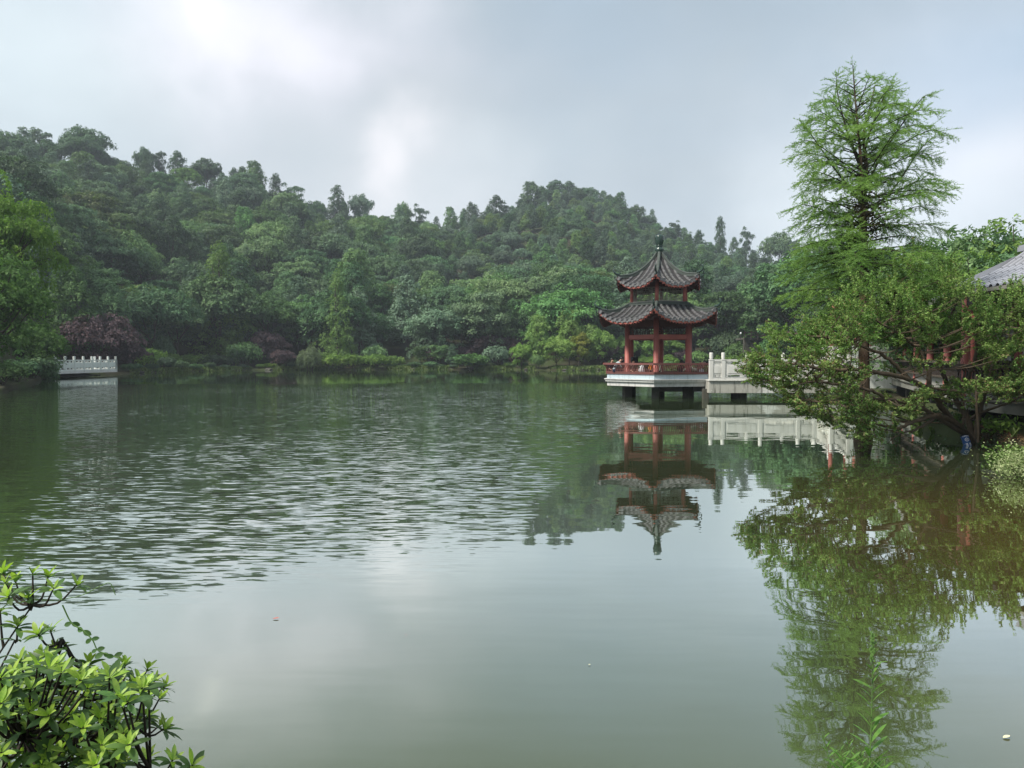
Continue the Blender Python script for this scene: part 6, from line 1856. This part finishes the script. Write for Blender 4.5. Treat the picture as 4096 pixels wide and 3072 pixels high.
def build_azalea():
    r = random.Random(404)
    base = Vector((-1.75, 1.55, 0.45))
    root = thing('azalea_bush', 'bright green azalea bush with leaf rosettes in the bottom left corner', 'bush', base)
    # rosettes: photograph position and depth
    R = [(131, 2292, 2.2), (195, 2300, 2.2), (310, 2335, 2.15), (215, 2352, 2.1), (30, 2385, 2.1), (70, 2500, 2.1), (150, 2535, 2.05), (200, 2520, 2.1), (225, 2590, 2.1), (180, 2620, 2.0), (20, 2330, 2.2), (60, 2320, 2.25),
         (355, 2650, 2.2), (340, 2670, 2.1), (500, 2655, 2.15), (590, 2675, 2.2), (470, 2690, 2.1), (620, 2720, 2.15), (660, 2745, 2.2), (640, 2790, 2.1), (640, 2900, 2.1), (660, 2912, 2.05), (560, 2875, 2.0), (590, 2865, 2.0),
         (490, 3050, 1.9), (585, 3035, 1.9), (690, 3040, 1.9), (770, 3060, 1.9), (430, 2880, 2.0), (350, 2870, 2.0), (420, 2760, 2.1), (520, 2770, 2.1), (10, 2290, 2.3), (110, 2390, 2.15), (0, 2440, 2.1), (480, 2940, 1.95)]
    zone = [(-60, 2640), (90, 2640), (180, 2620), (260, 2650), (330, 2690), (430, 2700), (540, 2690), (620, 2740), (610, 2800), (500, 2830), (470, 2900), (520, 2960), (480, 3090), (-60, 3090)]
    while len(R) < 240:
        u, v = r.uniform(-60, 640), r.uniform(2620, 3090)
        if inpoly(u, v, zone): R.append((u, v, r.uniform(1.65, 2.35)))
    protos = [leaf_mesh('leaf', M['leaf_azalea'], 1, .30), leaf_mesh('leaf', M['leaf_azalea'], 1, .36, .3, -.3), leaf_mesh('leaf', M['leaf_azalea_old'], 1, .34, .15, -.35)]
    singles = []; rest = MB(); rest_old = MB()
    twigs = MB()
    # main stems
    forks = [Vector(at(u, v, Y)) for u, v, Y in ((60, 2560, 2.1), (130, 2420, 2.15), (250, 2560, 2.1), (330, 2790, 2.05), (480, 2790, 2.1), (520, 2890, 2.0), (300, 2930, 1.95), (160, 2800, 2.0), (100, 2950, 1.85), (420, 3050, 1.9), (600, 3080, 1.9), (30, 2700, 2.1))]
    stems = []
    for f_ in forks:
        o = base + Vector((r.uniform(-.15, .25), r.uniform(-.1, .15), 0))
        mid = o.lerp(f_, 0.5) + Vector((-.05, 0, -.10))
        P = smooth_path([o, mid, f_], 12)
        twigs.tube(P - np.array(base), np.linspace(.005, .0025, 12), 6)
        stems.append(P)
    SPa = np.vstack([s[4:] for s in stems])
    for (u, v, Y) in R:
        c = Vector(at(u, v, Y))
        i = int(np.argmin(np.linalg.norm(SPa - np.array(c), axis=1) + 0.6 * np.maximum(0, SPa[:, 0] - c.x + 0.02)))
        o = Vector(SPa[i]); axis = (c - o).normalized()
        axis = (axis * 0.6 + Vector((r.uniform(-.25, .35), r.uniform(-.3, .2), 0.75))).normalized()
        pm = o.lerp(c, .55) + Vector((0, 0, -.03))
        twigs.tube(smooth_path([o - base, pm - base, c - base], 7), np.linspace(.0045, .0022, 7), 5)
        n = r.randint(9, 13)
        for q in range(n):
            inner = q / n
            az = q * 2.39996 + r.uniform(-.3, .3)
            tilt = 1.40 - 1.05 * inner + r.uniform(-.15, .15)
            e1 = axis.orthogonal().normalized(); e2 = axis.cross(e1)
            d = axis * math.cos(tilt) + (e1 * math.cos(az) + e2 * math.sin(az)) * math.sin(tilt)
            L = (0.047 - 0.018 * inner) * r.uniform(.6, 1.3)
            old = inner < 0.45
            # top of the leaf towards the rosette's axis
            x = d.normalized(); y = axis.cross(x).normalized(); z = x.cross(y)
            m3 = Matrix((x, y, z)).transposed()
            st = c - axis * (0.012 * (1 - inner)) + d * .003
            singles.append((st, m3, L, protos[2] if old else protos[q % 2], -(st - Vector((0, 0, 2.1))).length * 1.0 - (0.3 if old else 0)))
    # stray leaves along the twigs
    for q in range(90):
        p = SPa[r.randrange(len(SPa))]; d = Vector((r.uniform(-1, 1), r.uniform(-1, 1), r.uniform(-.2, .8))).normalized()
        y = Vector((0, 0, 1)).cross(d).normalized(); m3 = Matrix((d, y, d.cross(y))).transposed()
        singles.append((Vector(p), m3, r.uniform(.03, .05), protos[2], -9))
    cand = [s for s in singles if True]
    cand.sort(key=lambda s: -s[4])
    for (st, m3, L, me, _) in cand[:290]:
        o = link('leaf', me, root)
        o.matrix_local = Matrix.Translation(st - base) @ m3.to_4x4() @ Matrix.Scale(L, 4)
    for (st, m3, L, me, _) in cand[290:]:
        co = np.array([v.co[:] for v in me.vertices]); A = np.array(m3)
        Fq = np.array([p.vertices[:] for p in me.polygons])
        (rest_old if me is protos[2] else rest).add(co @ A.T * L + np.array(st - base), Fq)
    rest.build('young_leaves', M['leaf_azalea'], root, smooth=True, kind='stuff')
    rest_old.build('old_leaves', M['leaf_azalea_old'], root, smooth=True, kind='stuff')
    twigs.build('twigs', M['bark_dark'], root, smooth=True)
    # climbing tendril with paired round leaves
    pts = [(250, 2420, 2.1), (285, 2490, 2.1), (330, 2520, 2.1), (370, 2560, 2.1), (390, 2600, 2.1), (425, 2615, 2.1), (480, 2635, 2.1)]
    P = smooth_path([at(*q) for q in pts], 30)
    vr = thing('bindweed_tendril', 'thin climbing tendril with small paired leaves hanging across the azalea', 'vine', tuple(P[0]))
    b = MB(); b.tube(P - P[0], np.linspace(.0022, .0014, 30), 5)
    P2 = smooth_path([at(*q) for q in ((240, 2400, 2.1), (330, 2380, 2.1), (400, 2345, 2.1), (440, 2333, 2.1), (462, 2380, 2.1))], 24)
    b.tube(P2 - P[0], .0012, 5); b.build('stem', M['stem_green'], vr)
    lm = leaf_mesh('leaf', M['leaf_azalea_old'], 1, .62, .25, -.1)
    for i in (5, 10, 14, 19, 23, 27):
        for s in (-1, 1):
            d = Vector((s * .6, r.uniform(-.3, .3), r.uniform(-.5, .3))).normalized(); y = Vector((0, -1, .3)).cross(d).normalized()
            o = link('leaf', lm, vr); o.matrix_local = Matrix.Translation(Vector(P[i] - P[0])) @ Matrix((d, y, d.cross(y))).transposed().to_4x4() @ Matrix.Scale(r.uniform(.018, .028), 4)
build_azalea()

def build_weeds():
    r = random.Random(9)
    lm = leaf_mesh('leaf', M['leaf_weed'], 1, .17, .3, -.12)
    specs = [((3478, 3090), (3490, 2545), 3.2, 17, 0.13, 'tall thin weed stalk with narrow leaves at the bottom edge'),
             ((3330, 3120), (3288, 2925), 3.1, 6, 0.07, 'short weed shoot left of the tall stalk, leftmost of the group'),
             ((3410, 3120), (3385, 2950), 3.1, 8, 0.09, 'leafy weed shoot close to the left of the tall stalk'),
             ((3375, 3130), (3360, 2990), 3.0, 9, 0.10, 'low bushy weed shoot between the leftmost shoot and the tall stalk'),
             ((3440, 3130), (3440, 3000), 3.1, 7, 0.08, 'small weed shoot touching the tall stalk on its left'),
             ((3520, 3130), (3540, 3040), 3.1, 5, 0.08, 'short weed shoot right of the tall stalk')]
    for (b0, t0, Y, n, L, lab) in specs:
        p0, p1 = at(*b0, Y), at(*t0, Y + r.uniform(-.03, .03))
        g = Vector((p0.x - (p1.x - p0.x) * .5, p0.y, 0.02)); root = thing('bank_weed', lab, 'weed', g, group='weeds on the near bank')
        P = smooth_path([g, g.lerp(p0, .6), p0, p0.lerp(p1, .5) + Vector((.004, 0, 0)), p1], 24) - np.array(g)
        b = MB(); b.tube(P, np.linspace(.0045, .0012, 24), 6); b.build('stem', M['stem_green'], root, smooth=True)
        for q in range(n * 2):
            f = 0.40 + 0.58 * q / (n * 2)
            p = Vector(P[min(23, int(f * 23))]).lerp(Vector(P[min(23, int(f * 23) + 1)]), (f * 23) % 1)
            s = 1 if q % 2 else -1
            k_ = L * (1.0 - .65 * max(0, (f - .6) / .4)) * r.uniform(.7, 1.1)
            d = Vector((s * r.uniform(.4, .8), r.uniform(-.5, .5), r.uniform(.45, 1.0))).normalized(); y = Vector((0, 0, 1)).cross(d).normalized()
            o = link('leaf', lm, root); o.matrix_local = Matrix.Translation(p) @ Matrix((d, y, d.cross(y))).transposed().to_4x4() @ Matrix.Rotation(r.uniform(-.6, .6), 4, 'X') @ Matrix.Scale(k_, 4)
        if L > .12:
            b = MB()
            for q in range(60):
                t_ = r.random(); c = Vector(P[23]) + Vector((r.uniform(-.008, .008), r.uniform(-.008, .008), .02 - .14 * t_)) + Vector(P[23] - P[20]) * 0
                b.box(c, (.006, .006, .008), r.uniform(0, 3))
            b.build('seed_head', M['stem_green'], root)
build_weeds()

def floaters():
    red = plain('fallen_leaf_red', (0.42, 0.10, 0.07), .6); pale = plain('fallen_leaf_pale', (0.62, 0.60, 0.38), .6)
    for u, v, s, m, lab, a in ((1104, 2490, .05, red, 'small reddish leaf floating on the calm water left of the middle', .2), (4030, 2982, .05, pale, 'pale cream leaf floating in the bottom right corner', .3), (2358, 2679, .018, pale, 'tiny pale petal floating in the lower middle', 0), (1625, 2557, .012, red, 'tiny dark speck of leaf floating left of the petal', 1)):
        me = leaf_mesh('leaf', m, 1, .45, .3, .1)
        D_ = depth(v); p = at(u, v, D_)
        o = link('floating_leaf', me, None, (p.x - s / 2, p.y, 0.006), (0, 0, a), s, label=lab, category='leaf')
floaters()
